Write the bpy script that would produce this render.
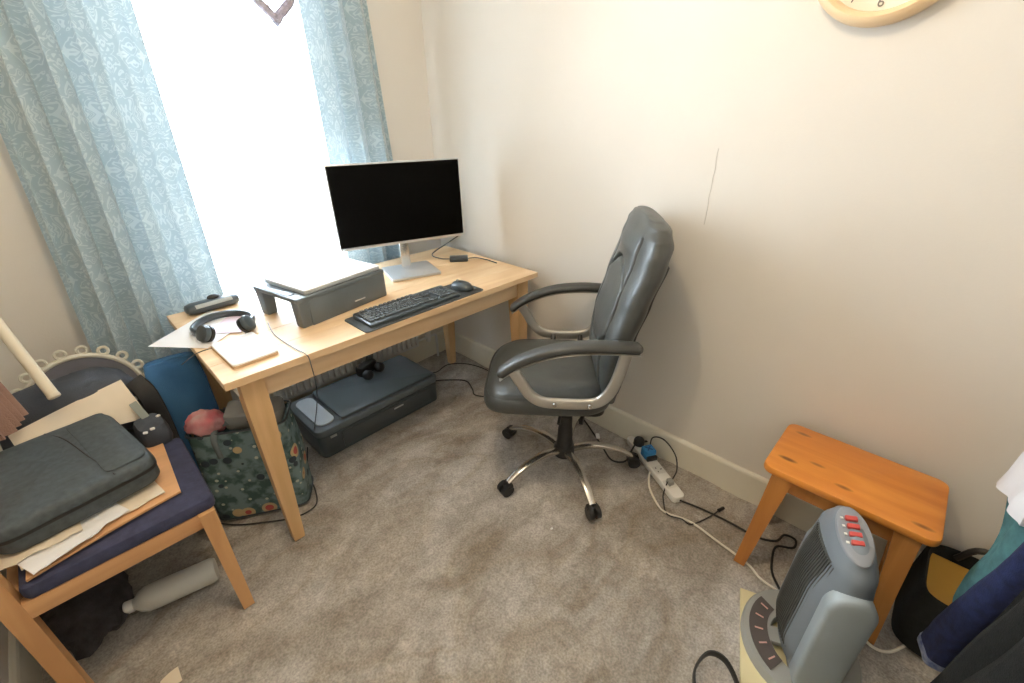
import bpy, bmesh, math, random
from mathutils import Vector, Matrix, noise
random.seed(7)
S = bpy.context.scene
for o in list(bpy.data.objects): bpy.data.objects.remove(o, do_unlink=True)
C = S.collection
R = math.radians
PI = math.pi

# ------------------------------------------------------------------ camera
CAM_LOC = Vector((-1.607, -2.177, 1.412))
YAW, PITCH, ROLL, FPX = 0.794, 0.478, -0.011, 442.4
fw = Vector((math.sin(YAW)*math.cos(PITCH), math.cos(YAW)*math.cos(PITCH), -math.sin(PITCH)))
rt = Vector((math.cos(YAW), -math.sin(YAW), 0)); up = rt.cross(fw)
r2 = math.cos(ROLL)*rt + math.sin(ROLL)*up; u2 = -math.sin(ROLL)*rt + math.cos(ROLL)*up
cd = bpy.data.cameras.new('camera'); cam = bpy.data.objects.new('camera', cd); C.objects.link(cam)
cd.sensor_width = 36.0; cd.lens = 36.0*FPX/1024.0; cd.clip_start = 0.02
M = Matrix.Identity(4)
for i in range(3):
    M[i][0] = r2[i]; M[i][1] = u2[i]; M[i][2] = -fw[i]; M[i][3] = CAM_LOC[i]
cam.matrix_world = M
S.camera = cam
# ------------------------------------------------------------------ world, lights, exposure
S.view_settings.view_transform = 'Standard'; S.view_settings.look = 'None'
S.view_settings.gamma = 1.0; S.view_settings.use_curve_mapping = False
S.view_settings.exposure = 0.28
w = bpy.data.worlds.new('overcast_sky'); S.world = w; w.use_nodes = True
bg = w.node_tree.nodes['Background']; bg.inputs[0].default_value = (0.76, 0.89, 1.0, 1); bg.inputs[1].default_value = 27.0

def light(name, kind, loc, energy, color, **kw):
    d = bpy.data.lights.new(name, kind); d.energy = energy; d.color = color
    for k, v in kw.items(): setattr(d, k, v)
    o = bpy.data.objects.new(name, d); C.objects.link(o); o.location = loc
    return o
WX0, WX1, WZ0, WZ1 = -1.42, -0.48, 0.66, 2.12        # window opening
p = light('window_portal', 'AREA', ((WX0+WX1)/2, 0.16, (WZ0+WZ1)/2), 1, (1, 1, 1), shape='RECTANGLE', size=WX1-WX0, size_y=WZ1-WZ0)
p.rotation_euler = (R(-90), 0, 0)
p.data.cycles.is_portal = True
light('ceiling_lamp_light', 'POINT', (-1.25, -1.52, 2.33), 23, (1.0, 0.78, 0.52), shadow_soft_size=0.045)

# ------------------------------------------------------------------ materials
MATS = {}
def mat(name, col, rough=0.6, metal=0.0, var=0.0, vscale=8.0, bump=0.0, bscale=60.0, spec=0.5, col2=None, stretch=(1, 1, 1), trans=0.0, coat=0.0, detail=4.0):
    if name in MATS: return MATS[name]
    m = bpy.data.materials.new(name); m.use_nodes = True; MATS[name] = m
    nt = m.node_tree; N = nt.nodes; L = nt.links; b = N['Principled BSDF']
    b.inputs['Roughness'].default_value = rough; b.inputs['Metallic'].default_value = metal
    b.inputs['Specular IOR Level'].default_value = spec; b.inputs['Coat Weight'].default_value = coat
    b.inputs['Base Color'].default_value = (*col, 1)
    tc = N.new('ShaderNodeTexCoord'); mp = N.new('ShaderNodeMapping'); L.new(tc.outputs['Object'], mp.inputs[0]); mp.inputs['Scale'].default_value = stretch
    if var or col2:
        n = N.new('ShaderNodeTexNoise'); n.inputs['Scale'].default_value = vscale; n.inputs['Detail'].default_value = detail; L.new(mp.outputs[0], n.inputs['Vector'])
        r = N.new('ShaderNodeValToRGB'); L.new(n.outputs[0], r.inputs[0])
        c2 = col2 or tuple(min(1, c*(1+var)) for c in col); c1 = col if col2 else tuple(c*(1-var) for c in col)
        r.color_ramp.elements[0].position = 0.32; r.color_ramp.elements[1].position = 0.68
        r.color_ramp.elements[0].color = (*c1, 1); r.color_ramp.elements[1].color = (*c2, 1)
        L.new(r.outputs[0], b.inputs['Base Color'])
    if bump:
        n2 = N.new('ShaderNodeTexNoise'); n2.inputs['Scale'].default_value = bscale; n2.inputs['Detail'].default_value = 3; L.new(mp.outputs[0], n2.inputs['Vector'])
        bp = N.new('ShaderNodeBump'); bp.inputs['Strength'].default_value = bump; bp.inputs['Distance'].default_value = 0.01
        L.new(n2.outputs[0], bp.inputs['Height']); L.new(bp.outputs[0], b.inputs['Normal'])
    return m

def wood(name, c1, c2, axis='X', rough=0.45, scale=14.0, knots=False, coat=0.0):
    if name in MATS: return MATS[name]
    m = bpy.data.materials.new(name); m.use_nodes = True; MATS[name] = m
    nt = m.node_tree; N = nt.nodes; L = nt.links; b = N['Principled BSDF']; b.inputs['Roughness'].default_value = rough; b.inputs['Coat Weight'].default_value = coat
    tc = N.new('ShaderNodeTexCoord'); mp = N.new('ShaderNodeMapping'); L.new(tc.outputs['Object'], mp.inputs[0])
    st = [1.0, 1.0, 1.0]; st['XYZ'.index(axis)] = 0.09; mp.inputs['Scale'].default_value = st
    n = N.new('ShaderNodeTexNoise'); n.inputs['Scale'].default_value = scale; n.inputs['Detail'].default_value = 6; n.inputs['Distortion'].default_value = 0.6; L.new(mp.outputs[0], n.inputs['Vector'])
    r = N.new('ShaderNodeValToRGB'); r.color_ramp.elements[0].color = (*c1, 1); r.color_ramp.elements[1].color = (*c2, 1)
    r.color_ramp.elements[0].position = 0.35; r.color_ramp.elements[1].position = 0.65; L.new(n.outputs[0], r.inputs[0])
    out = r.outputs[0]
    if knots:
        mp2 = N.new('ShaderNodeMapping'); L.new(tc.outputs['Object'], mp2.inputs[0]); s2 = [1.0]*3; s2['XYZ'.index(axis)] = 0.36; s2[2] = 0.01; mp2.inputs['Scale'].default_value = s2
        v = N.new('ShaderNodeTexVoronoi'); v.inputs['Scale'].default_value = 20.0; L.new(mp2.outputs[0], v.inputs['Vector'])
        r3 = N.new('ShaderNodeValToRGB'); r3.color_ramp.elements[0].color = (1, 1, 1, 1); r3.color_ramp.elements[1].color = (0, 0, 0, 1)
        r3.color_ramp.elements[0].position = 0.10; r3.color_ramp.elements[1].position = 0.22; L.new(v.outputs['Distance'], r3.inputs[0])
        mx = N.new('ShaderNodeMix'); mx.data_type = 'RGBA'; L.new(r3.outputs[0], mx.inputs[0]); L.new(out, mx.inputs[6]); mx.inputs[7].default_value = (*[c*0.35 for c in c1], 1)
        out = mx.outputs[2]
    L.new(out, b.inputs['Base Color'])
    bp = N.new('ShaderNodeBump'); bp.inputs['Strength'].default_value = 0.08; bp.inputs['Distance'].default_value = 0.005; L.new(n.outputs[0], bp.inputs['Height']); L.new(bp.outputs[0], b.inputs['Normal'])
    return m

M_wall = mat('painted_wall', (0.76, 0.72, 0.655), 0.75, var=0.015, vscale=3, bump=0.06, bscale=140)
M_ceil = mat('ceiling_white', (0.88, 0.87, 0.84), 0.85, bump=0.05, bscale=90)
M_trim = mat('cream_gloss_paint', (0.82, 0.78, 0.66), 0.35, var=0.03, vscale=5)
M_upvc = mat('white_frame_plastic', (0.88, 0.89, 0.9), 0.3, var=0.01)
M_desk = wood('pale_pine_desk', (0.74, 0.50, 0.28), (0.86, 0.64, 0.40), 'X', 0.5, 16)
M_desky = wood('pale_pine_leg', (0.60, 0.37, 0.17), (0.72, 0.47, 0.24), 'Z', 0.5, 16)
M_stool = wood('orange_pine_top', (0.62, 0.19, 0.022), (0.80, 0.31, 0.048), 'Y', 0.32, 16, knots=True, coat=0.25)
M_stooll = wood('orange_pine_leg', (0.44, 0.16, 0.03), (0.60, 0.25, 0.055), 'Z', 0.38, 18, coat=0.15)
M_beech = wood('beech_chair_wood', (0.58, 0.30, 0.13), (0.72, 0.41, 0.19), 'X', 0.45, 18)
M_beechz = wood('beech_chair_leg', (0.56, 0.29, 0.12), (0.70, 0.40, 0.18), 'Z', 0.45, 18)
M_leather = mat('black_leather', (0.058, 0.062, 0.058), 0.40, var=0.15, vscale=20, bump=0.12, bscale=260, spec=0.6)
M_armpad = mat('grey_black_arm_plastic', (0.050, 0.052, 0.050), 0.42, var=0.1, vscale=30, bump=0.04, bscale=300)
M_silver = mat('silver_painted_metal', (0.50, 0.48, 0.44), 0.33, 0.75, var=0.05)
M_chrome = mat('brushed_metal', (0.62, 0.60, 0.56), 0.24, 0.95, var=0.04)
M_black = mat('black_plastic', (0.018, 0.018, 0.019), 0.42, var=0.15, vscale=30)
M_slate = mat('hazed_slate_plastic', (0.125, 0.150, 0.168), 0.42, var=0.08, vscale=12)  # dark plastic lifted towards blue-grey: veiling haze put into the colour
M_slate2 = mat('hazed_dark_slate', (0.055, 0.070, 0.080), 0.28, var=0.08, vscale=12)  # haze lift in the colour here too, less of it
M_screen = mat('dark_screen', (0.002, 0.002, 0.002), 0.5, spec=0.05, var=0.02)
M_alu = mat('silver_plastic', (0.62, 0.64, 0.66), 0.32, 0.5, var=0.03)
M_paper = mat('white_paper', (0.86, 0.86, 0.86), 0.8, var=0.02, vscale=6)
M_lilac = mat('lilac_paper', (0.80, 0.68, 0.78), 0.8, var=0.02)
M_cream = mat('cream_card', (0.80, 0.70, 0.55), 0.8, var=0.05, vscale=9)
M_board = mat('orange_card', (0.66, 0.36, 0.17), 0.6, var=0.08, vscale=7, stretch=(1, 4, 1))
M_white = mat('white_plastic', (0.82, 0.81, 0.77), 0.35, var=0.02)
M_grey1 = mat('mid_grey_plastic', (0.20, 0.235, 0.27), 0.38, var=0.05, bump=0.03, bscale=300)
M_grey2 = mat('light_grey_plastic', (0.36, 0.42, 0.455), 0.36, var=0.04, bump=0.03, bscale=300)
M_grille = mat('charcoal_grille', (0.085, 0.092, 0.088), 0.45, var=0.15, vscale=25)
M_greyb = mat('base_grey_plastic', (0.36, 0.37, 0.35), 0.45, var=0.05)
M_red = mat('red_switch', (0.55, 0.07, 0.06), 0.3, var=0.05)
M_creamboard = mat('cream_foam_board', (0.78, 0.70, 0.42), 0.7, var=0.05, vscale=9)
M_blueplug = mat('blue_plug', (0.04, 0.24, 0.55), 0.4, var=0.05)
M_navyseat = mat('navy_upholstery', (0.045, 0.05, 0.10), 0.9, var=0.2, vscale=40, bump=0.3, bscale=500)
M_bagblk = mat('black_nylon', (0.062, 0.078, 0.086), 0.62, var=0.2, vscale=60, bump=0.25, bscale=500)
M_ruck = mat('rucksack_nylon', (0.055, 0.065, 0.085), 0.7, var=0.2, vscale=14, bump=0.3, bscale=300)
M_bluecl = mat('blue_fabric', (0.05, 0.165, 0.35), 0.85, var=0.12, vscale=10, bump=0.2, bscale=400)  # blue brightened to carry the haze near the window
M_pink = mat('pink_red_cloth', (0.58, 0.16, 0.19), 0.85, col2=(0.50, 0.38, 0.36), vscale=14, bump=0.2, bscale=300)
M_teal = mat('teal_towel', (0.10, 0.27, 0.29), 0.95, var=0.18, vscale=40, bump=0.6, bscale=500)
M_navy = mat('navy_denim', (0.013, 0.022, 0.085), 0.9, var=0.3, vscale=60, bump=0.4, bscale=500)
M_blkcl = mat('black_fleece', (0.008, 0.010, 0.010), 0.95, var=0.3, vscale=60, bump=0.5, bscale=400)
M_whtcl = mat('white_cotton', (0.85, 0.86, 0.90), 0.9, var=0.02, bump=0.2, bscale=300)
M_ochre = mat('ochre_card', (0.50, 0.27, 0.035), 0.6, var=0.1, vscale=6)
M_towel = mat('brown_towel_cloth', (0.36, 0.22, 0.17), 0.9, var=0.1, vscale=10, bump=0.3, bscale=300)
M_towel2 = mat('haze_grey_towel', (0.40, 0.43, 0.44), 0.9, var=0.05, vscale=10, bump=0.2, bscale=300)  # bluish grey paints haze over the towel's upper part
M_clockw = wood('honey_clock_wood', (0.80, 0.56, 0.30), (0.88, 0.66, 0.40), 'Y', 0.4, 10)
M_mirror = mat('dusky_grey_dish', (0.17, 0.17, 0.20), 0.3, var=0.25, vscale=7)
M_bottle = mat('frosted_white_plastic', (0.62, 0.62, 0.58), 0.35, var=0.04, vscale=8)
M_whcable = mat('white_cable', (0.80, 0.76, 0.66), 0.5, var=0.02)
M_blcable = mat('black_cable', (0.02, 0.02, 0.02), 0.5, var=0.1)
M_mauve = mat('mauve_fuzz', (0.42, 0.39, 0.48), 0.95, var=0.25, vscale=60, bump=0.8, bscale=200)
M_ring = mat('radiator_enamel', (0.78, 0.79, 0.78), 0.3, var=0.02)

# carpet: fine speckle, trampled patches (own tufts lean different ways) as pile colour
def carpet():
    m = bpy.data.materials.new('grey_beige_carpet'); m.use_nodes = True; nt = m.node_tree; N = nt.nodes; L = nt.links; b = N['Principled BSDF']
    b.inputs['Roughness'].default_value = 1.0; b.inputs['Specular IOR Level'].default_value = 0.1
    b.inputs['Sheen Weight'].default_value = 0.25; b.inputs['Sheen Roughness'].default_value = 0.5
    tc = N.new('ShaderNodeTexCoord')
    def nz(scale, detail, dist=0.0):
        n = N.new('ShaderNodeTexNoise'); n.inputs['Scale'].default_value = scale; n.inputs['Detail'].default_value = detail; n.inputs['Distortion'].default_value = dist; L.new(tc.outputs['Object'], n.inputs['Vector']); return n
    def ramp(n, a, bcol, p0=0.3, p1=0.7):
        r = N.new('ShaderNodeValToRGB'); r.color_ramp.elements[0].color = (*a, 1); r.color_ramp.elements[1].color = (*bcol, 1)
        r.color_ramp.elements[0].position = p0; r.color_ramp.elements[1].position = p1; L.new(n.outputs[0], r.inputs[0]); return r
    mpn = N.new('ShaderNodeMapping'); mpn.inputs['Rotation'].default_value = (0, 0, R(-28)); mpn.inputs['Scale'].default_value = (1.0, 1.5, 1.0); L.new(tc.outputs['Object'], mpn.inputs[0])
    st_ = nz(2.4, 8, 1.5); L.new(mpn.outputs[0], st_.inputs['Vector'])
    big = ramp(st_, (0.36, 0.325, 0.285), (0.56, 0.535, 0.505), 0.36, 0.66)
    fine = ramp(nz(150, 3), (0.74, 0.74, 0.74), (1.16, 1.16, 1.16), 0.32, 0.68)
    mid = ramp(nz(22, 5, 1.0), (0.82, 0.81, 0.79), (1.10, 1.10, 1.10), 0.3, 0.7)
    def mul(a, c):
        x = N.new('ShaderNodeMix'); x.data_type = 'RGBA'; x.blend_type = 'MULTIPLY'; x.inputs[0].default_value = 1; L.new(a, x.inputs[6]); L.new(c, x.inputs[7]); return x.outputs[2]
    cr = nz(2.1, 3, 1.3); L.new(mpn.outputs[0], cr.inputs['Vector'])
    sb = N.new('ShaderNodeMath'); sb.operation = 'SUBTRACT'; sb.inputs[1].default_value = 0.5; L.new(cr.outputs[0], sb.inputs[0])
    ab = N.new('ShaderNodeMath'); ab.operation = 'ABSOLUTE'; L.new(sb.outputs[0], ab.inputs[0])
    crr = ramp(ab, (0.86, 0.82, 0.76), (1, 1, 1), 0.0, 0.10)
    L.new(mul(mul(mul(big.outputs[0], fine.outputs[0]), mid.outputs[0]), crr.outputs[0]), b.inputs['Base Color'])
    bp = N.new('ShaderNodeBump'); bp.inputs['Strength'].default_value = 0.6; bp.inputs['Distance'].default_value = 0.006; L.new(nz(150, 3).outputs[0], bp.inputs['Height']); L.new(bp.outputs[0], b.inputs['Normal'])
    return m
M_carpet = carpet()

# damask curtain: woven scroll ornament, slightly translucent
def damask():
    m = bpy.data.materials.new('blue_damask'); m.use_nodes = True; nt = m.node_tree; N = nt.nodes; L = nt.links; b = N['Principled BSDF']; o = N['Material Output']
    uv = N.new('ShaderNodeTexCoord'); mp = N.new('ShaderNodeMapping'); L.new(uv.outputs['UV'], mp.inputs[0]); mp.inputs['Scale'].default_value = (1, 1, 1)
    sep = N.new('ShaderNodeSeparateXYZ'); L.new(mp.outputs[0], sep.inputs[0])
    def math_(op, a, c=None, v=None):
        x = N.new('ShaderNodeMath'); x.operation = op
        L.new(a, x.inputs[0]) if not isinstance(a, (int, float)) else setattr(x.inputs[0], 'default_value', a)
        if c is not None: L.new(c, x.inputs[1])
        if v is not None: x.inputs[1].default_value = v
        return x.outputs[0]
    # mirror-symmetric repeat .20 m wide, .30 m high (half drop)
    u = math_('PINGPONG', sep.outputs[0], v=0.10); vv = sep.outputs[1]
    cmb = N.new('ShaderNodeCombineXYZ'); L.new(u, cmb.inputs[0]); L.new(math_('PINGPONG', vv, v=0.17), cmb.inputs[1])
    n = N.new('ShaderNodeTexNoise'); n.inputs['Scale'].default_value = 13; n.inputs['Detail'].default_value = 1.5; n.inputs['Distortion'].default_value = 2.6; L.new(cmb.outputs[0], n.inputs['Vector'])
    wv = math_('SINE', math_('MULTIPLY', n.outputs[0], v=42.0))
    r = N.new('ShaderNodeValToRGB'); L.new(wv, r.inputs[0]); r.color_ramp.elements[0].position = 0.30; r.color_ramp.elements[1].position = 0.55
    r.color_ramp.elements[0].color = (0.35, 0.46, 0.52, 1); r.color_ramp.elements[1].color = (0.50, 0.60, 0.635, 1)
    L.new(r.outputs[0], b.inputs['Base Color']); b.inputs['Roughness'].default_value = 0.6; b.inputs['Sheen Weight'].default_value = 0.3
    t = N.new('ShaderNodeBsdfTranslucent'); L.new(r.outputs[0], t.inputs[0])
    mx = N.new('ShaderNodeMixShader'); mx.inputs[0].default_value = 0.07; L.new(b.outputs[0], mx.inputs[1]); L.new(t.outputs[0], mx.inputs[2]); L.new(mx.outputs[0], o.inputs[0])
    return m
M_damask = damask()
def netmat():
    m = bpy.data.materials.new('white_net_voile'); m.use_nodes = True; nt = m.node_tree; N = nt.nodes; L = nt.links; o = N['Material Output']
    N.remove(N['Principled BSDF'])
    tc = N.new('ShaderNodeTexCoord'); v = N.new('ShaderNodeTexVoronoi'); v.inputs['Scale'].default_value = 11; L.new(tc.outputs['UV'], v.inputs['Vector'])
    n = N.new('ShaderNodeTexNoise'); n.inputs['Scale'].default_value = 60; L.new(tc.outputs['UV'], n.inputs['Vector'])
    ad = N.new('ShaderNodeMath'); ad.operation = 'MULTIPLY_ADD'; ad.inputs[1].default_value = 0.35; L.new(n.outputs[0], ad.inputs[0]); L.new(v.outputs['Distance'], ad.inputs[2])
    r = N.new('ShaderNodeValToRGB'); r.color_ramp.elements[0].position = 0.33; r.color_ramp.elements[1].position = 0.42
    r.color_ramp.elements[0].color = (0.86, 0.86, 0.86, 1); r.color_ramp.elements[1].color = (0.45, 0.45, 0.45, 1); L.new(ad.outputs[0], r.inputs[0])
    tr = N.new('ShaderNodeBsdfTransparent'); tl = N.new('ShaderNodeBsdfTranslucent'); tl.inputs[0].default_value = (0.88, 0.90, 0.92, 1)
    mx = N.new('ShaderNodeMixShader'); mx.inputs[0].default_value = 0.45; L.new(tr.outputs[0], mx.inputs[1]); L.new(tl.outputs[0], mx.inputs[2])
    # embroidered motifs: dense white thread that lets almost nothing through
    df = N.new('ShaderNodeBsdfDiffuse'); df.inputs[0].default_value = (0.9, 0.9, 0.9, 1)
    dn = N.new('ShaderNodeMixShader'); dn.inputs[0].default_value = 0.026; L.new(df.outputs[0], dn.inputs[1]); L.new(tr.outputs[0], dn.inputs[2])
    lt = N.new('ShaderNodeMath'); lt.operation = 'LESS_THAN'; lt.inputs[1].default_value = 0.30; L.new(ad.outputs[0], lt.inputs[0])
    mo = N.new('ShaderNodeMixShader'); L.new(lt.outputs[0], mo.inputs[0]); L.new(mx.outputs[0], mo.inputs[1]); L.new(dn.outputs[0], mo.inputs[2]); L.new(mo.outputs[0], o.inputs[0])
    return m
M_net = netmat()
def glassmat():
    m = bpy.data.materials.new('window_glass'); m.use_nodes = True; nt = m.node_tree; N = nt.nodes; L = nt.links; o = N['Material Output']; N.remove(N['Principled BSDF'])
    tr = N.new('ShaderNodeBsdfTransparent'); g = N.new('ShaderNodeBsdfGlossy'); g.inputs['Roughness'].default_value = 0.02
    f = N.new('ShaderNodeFresnel'); f.inputs[0].default_value = 1.45
    mx = N.new('ShaderNodeMixShader'); L.new(f.outputs[0], mx.inputs[0]); L.new(tr.outputs[0], mx.inputs[1]); L.new(g.outputs[0], mx.inputs[2]); L.new(mx.outputs[0], o.inputs[0]); return m
M_glass = glassmat()
def floral():
    m = bpy.data.materials.new('floral_print'); m.use_nodes = True; nt = m.node_tree; N = nt.nodes; L = nt.links; b = N['Principled BSDF']; b.inputs['Roughness'].default_value = 0.55
    tc = N.new('ShaderNodeTexCoord'); base = (0.13, 0.20, 0.21)
    n = N.new('ShaderNodeTexNoise'); n.inputs['Scale'].default_value = 22; n.inputs['Detail'].default_value = 3; L.new(tc.outputs['Object'], n.inputs['Vector'])
    r = N.new('ShaderNodeValToRGB'); L.new(n.outputs[0], r.inputs[0]); r.color_ramp.elements[0].position = 0.42; r.color_ramp.elements[1].position = 0.56
    r.color_ramp.elements[0].color = (0.055, 0.11, 0.11, 1); r.color_ramp.elements[1].color = (0.19, 0.28, 0.29, 1)  # print tones raised: haze painted into the base colour
    out = r.outputs[0]
    for sc, col, th, off in ((11, (0.62, 0.46, 0.24), 0.30, 0), (11, (0.55, 0.10, 0.09), 0.17, 0), (26, (0.55, 0.58, 0.50), 0.17, 3.3), (15, (0.03, 0.05, 0.07), 0.22, 7.7)):
        mp = N.new('ShaderNodeMapping'); mp.inputs['Location'].default_value = (off, off, off); L.new(tc.outputs['Object'], mp.inputs[0])
        v = N.new('ShaderNodeTexVoronoi'); v.inputs['Scale'].default_value = sc; L.new(mp.outputs[0], v.inputs['Vector'])
        lt = N.new('ShaderNodeMath'); lt.operation = 'LESS_THAN'; lt.inputs[1].default_value = th; L.new(v.outputs['Distance'], lt.inputs[0])
        mx = N.new('ShaderNodeMix'); mx.data_type = 'RGBA'; L.new(lt.outputs[0], mx.inputs[0]); L.new(out, mx.inputs[6]); mx.inputs[7].default_value = (*col, 1); out = mx.outputs[2]
    L.new(out, b.inputs['Base Color']); return m
M_floral = floral()

# ------------------------------------------------------------------ mesh helpers
def T(loc=(0, 0, 0), rot=(0, 0, 0)):
    return Matrix.Translation(loc) @ Matrix.Rotation(rot[2], 4, 'Z') @ Matrix.Rotation(rot[1], 4, 'Y') @ Matrix.Rotation(rot[0], 4, 'X')
class B:
    def __init__(s): s.v = []; s.f = []
    def add(s, vs, fs, m=None):
        k = len(s.v)
        for v in vs:
            v = Vector(v); s.v.append(m @ v if m is not None else v)
        s.f += [tuple(i+k for i in f) for f in fs]; return s
    def addbm(s, bm, m=None):
        bm.verts.index_update(); s.add([v.co.copy() for v in bm.verts], [[v.index for v in f.verts] for f in bm.faces], m); bm.free(); return s
    def box(s, c, d, bev=0.0, seg=2, rot=(0, 0, 0), taper=None):
        bm = bmesh.new(); bmesh.ops.create_cube(bm, size=1)
        for v in bm.verts:
            v.co = Vector((v.co.x*d[0], v.co.y*d[1], v.co.z*d[2]))
            if taper and v.co.z < 0: v.co.x *= taper; v.co.y *= taper
        if bev: bmesh.ops.bevel(bm, geom=bm.edges[:], offset=bev, segments=seg, profile=0.5, affect='EDGES')
        return s.addbm(bm, T(c, rot))
    def rbox(s, c, d, rad, bev=0.004, n=6, rot=(0, 0, 0)):
        # plan-rounded slab with soft top and bottom edges
        def ring(ins, z):
            out = []; hx, hy, rr = d[0]/2-ins, d[1]/2-ins, max(rad-ins, 1e-4)
            for q, (sx, sy) in enumerate(((1, 1), (-1, 1), (-1, -1), (1, -1))):
                for k in range(n+1):
                    a = PI/2*(q+k/n); out.append((sx*(hx-rr)+rr*math.cos(a), sy*(hy-rr)+rr*math.sin(a), z))
            return out
        h = d[2]/2; rings = [ring(bev, -h), ring(bev*.3, -h+bev*.3), ring(0, -h+bev), ring(0, h-bev), ring(bev*.3, h-bev*.3), ring(bev, h)]
        return s.loft(rings, m=T(c, rot))
    def loft(s, rings, closed=True, caps=True, m=None):
        n = len(rings[0]); vs = [v for r in rings for v in r]; fs = []
        for i in range(len(rings)-1):
            for j in range(n if closed else n-1):
                a, b2 = i*n+j, i*n+(j+1) % n; fs.append((a, b2, b2+n, a+n))
        if caps: fs.append(tuple(range(n-1, -1, -1))); fs.append(tuple(range((len(rings)-1)*n, len(rings)*n)))
        return s.add(vs, fs, m)
    def cyl(s, p0, p1, r0, r1=None, n=16, bev=0.0):
        p0, p1 = Vector(p0), Vector(p1); r1 = r0 if r1 is None else r1; L = (p1-p0).length
        q = (p1-p0).to_track_quat('Z', 'Y').to_matrix().to_4x4(); m = Matrix.Translation(p0) @ q
        prof = [(r0-bev, 0), (r0, bev), (r1, L-bev), (r1-bev, L)] if bev else [(r0, 0), (r1, L)]
        return s.lathe(prof, n, m)
    def lathe(s, prof, n=24, m=None):
        rings = [[(r*math.cos(2*PI*k/n), r*math.sin(2*PI*k/n), z) for k in range(n)] for r, z in prof]
        return s.loft(rings, m=m)
    def sweep(s, path, prof, upv=(0, 0, 1), closed=False, scale=None):
        P = [Vector(p) for p in path]; n = len(P); rings = []; u0 = Vector(upv)
        for i, p in enumerate(P):
            if closed: t = P[(i+1) % n]-P[i-1]
            else: t = P[min(i+1, n-1)]-P[max(i-1, 0)]
            t.normalize(); sd = t.cross(u0)
            if sd.length < 1e-5: sd = t.orthogonal()
            sd.normalize(); uu = sd.cross(t); k = scale[i] if scale else 1
            rings.append([p+sd*a*k+uu*b2*k for a, b2 in prof])
        if closed: rings.append(rings[0]); return s.loft(rings, caps=False)
        return s.loft(rings)
    def tube(s, path, r, n=8, smooth=4, closed=False, scale=None):
        pts = spline(path, smooth, closed) if smooth > 1 else [Vector(p) for p in path]
        rings = []; N = len(pts); prev = None
        for i, p in enumerate(pts):
            t = (pts[(i+1) % N]-pts[i-1]) if closed else pts[min(i+1, N-1)]-pts[max(i-1, 0)]
            t.normalize()
            if prev is None: nn = t.orthogonal().normalized()
            else: nn = (prev-t*prev.dot(t)); nn = nn.normalized() if nn.length > 1e-6 else t.orthogonal().normalized()
            prev = nn; bb = t.cross(nn); k = scale(i/(N-1)) if scale else 1
            rings.append([p+(nn*math.cos(2*PI*j/n)+bb*math.sin(2*PI*j/n))*r*k for j in range(n)])
        if closed: rings.append(rings[0]); return s.loft(rings, caps=False)
        return s.loft(rings)
    def sphere(s, c, r, n=14, sc=(1, 1, 1)):
        bm = bmesh.new(); bmesh.ops.create_uvsphere(bm, u_segments=n, v_segments=max(6, n//2), radius=r)
        for v in bm.verts: v.co = Vector((v.co.x*sc[0], v.co.y*sc[1], v.co.z*sc[2]))
        return s.addbm(bm, Matrix.Translation(c))
    def grid(s, fn, nu, nv, thick=0.0):
        vs = [Vector(fn(i/nu, j/nv)) for j in range(nv+1) for i in range(nu+1)]; W = nu+1
        fs = [(j*W+i, j*W+i+1, (j+1)*W+i+1, (j+1)*W+i) for j in range(nv) for i in range(nu)]
        if thick:
            nr = [Vector() for _ in vs]
            for f in fs:
                nn = (vs[f[1]]-vs[f[0]]).cross(vs[f[3]]-vs[f[0]])
                for q in f: nr[q] += nn
            k = len(vs); vs += [v-n_.normalized()*thick if n_.length else v.copy() for v, n_ in zip(vs[:k], nr)]
            fs += [tuple(q+k for q in reversed(f)) for f in fs]
            bd = [i for i in range(W)]+[j*W+nu for j in range(1, nv+1)]+[nv*W+i for i in range(nu-1, -1, -1)]+[j*W for j in range(nv-1, 0, -1)]
            for a, b2 in zip(bd, bd[1:]+bd[:1]): fs.append((b2, a, a+k, b2+k))
        return s.add(vs, fs)
def spline(path, k=4, closed=False):
    P = [Vector(p) for p in path]; n = len(P); out = []
    rng = range(n if closed else n-1)
    for i in rng:
        p0 = P[i-1] if (closed or i > 0) else P[0]*2-P[1]; p1 = P[i]; p2 = P[(i+1) % n]
        p3 = P[(i+2) % n] if (closed or i+2 < n) else P[-1]*2-P[-2]
        for j in range(k):
            t = j/k; out.append(0.5*((2*p1)+(p2-p0)*t+(2*p0-5*p1+4*p2-p3)*t*t+(3*p1-p0-3*p2+p3)*t**3))
    if not closed: out.append(P[-1])
    return out
def obj(name, b, m, parent=None, smooth=True, angle=40):
    me = bpy.data.meshes.new(name); me.from_pydata([tuple(v) for v in b.v], [], b.f); me.update()
    bm = bmesh.new(); bm.from_mesh(me); bmesh.ops.recalc_face_normals(bm, faces=bm.faces[:]); bm.to_mesh(me); bm.free()
    if smooth:
        me.shade_smooth(); me.set_sharp_from_angle(angle=R(angle))
    me.materials.append(m); o = bpy.data.objects.new(name, me); C.objects.link(o)
    if parent: o.parent = parent
    return o
def tag(o, label, cat, group=None):
    o['label'] = label; o['category'] = cat
    if group: o['group'] = group
    return o
def thing(name, label, cat, loc=(0, 0, 0), rz=0.0, group=None):
    o = bpy.data.objects.new(name, None); C.objects.link(o); o.location = loc; o.rotation_euler = (0, 0, rz); o.empty_display_size = 0.1
    return tag(o, label, cat, group)
def struct(name, b, m, parent=None, smooth=False):
    o = obj(name, b, m, parent, smooth)
    if not parent: o['kind'] = 'structure'
    return o
def share(o, name, loc, rot, parent):
    c = o.copy(); c.name = name; C.objects.link(c); c.parent = parent; c.location = loc; c.rotation_euler = rot; return c
def nz(x, y=0, z=0): return noise.noise(Vector((x, y, z)))
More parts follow.
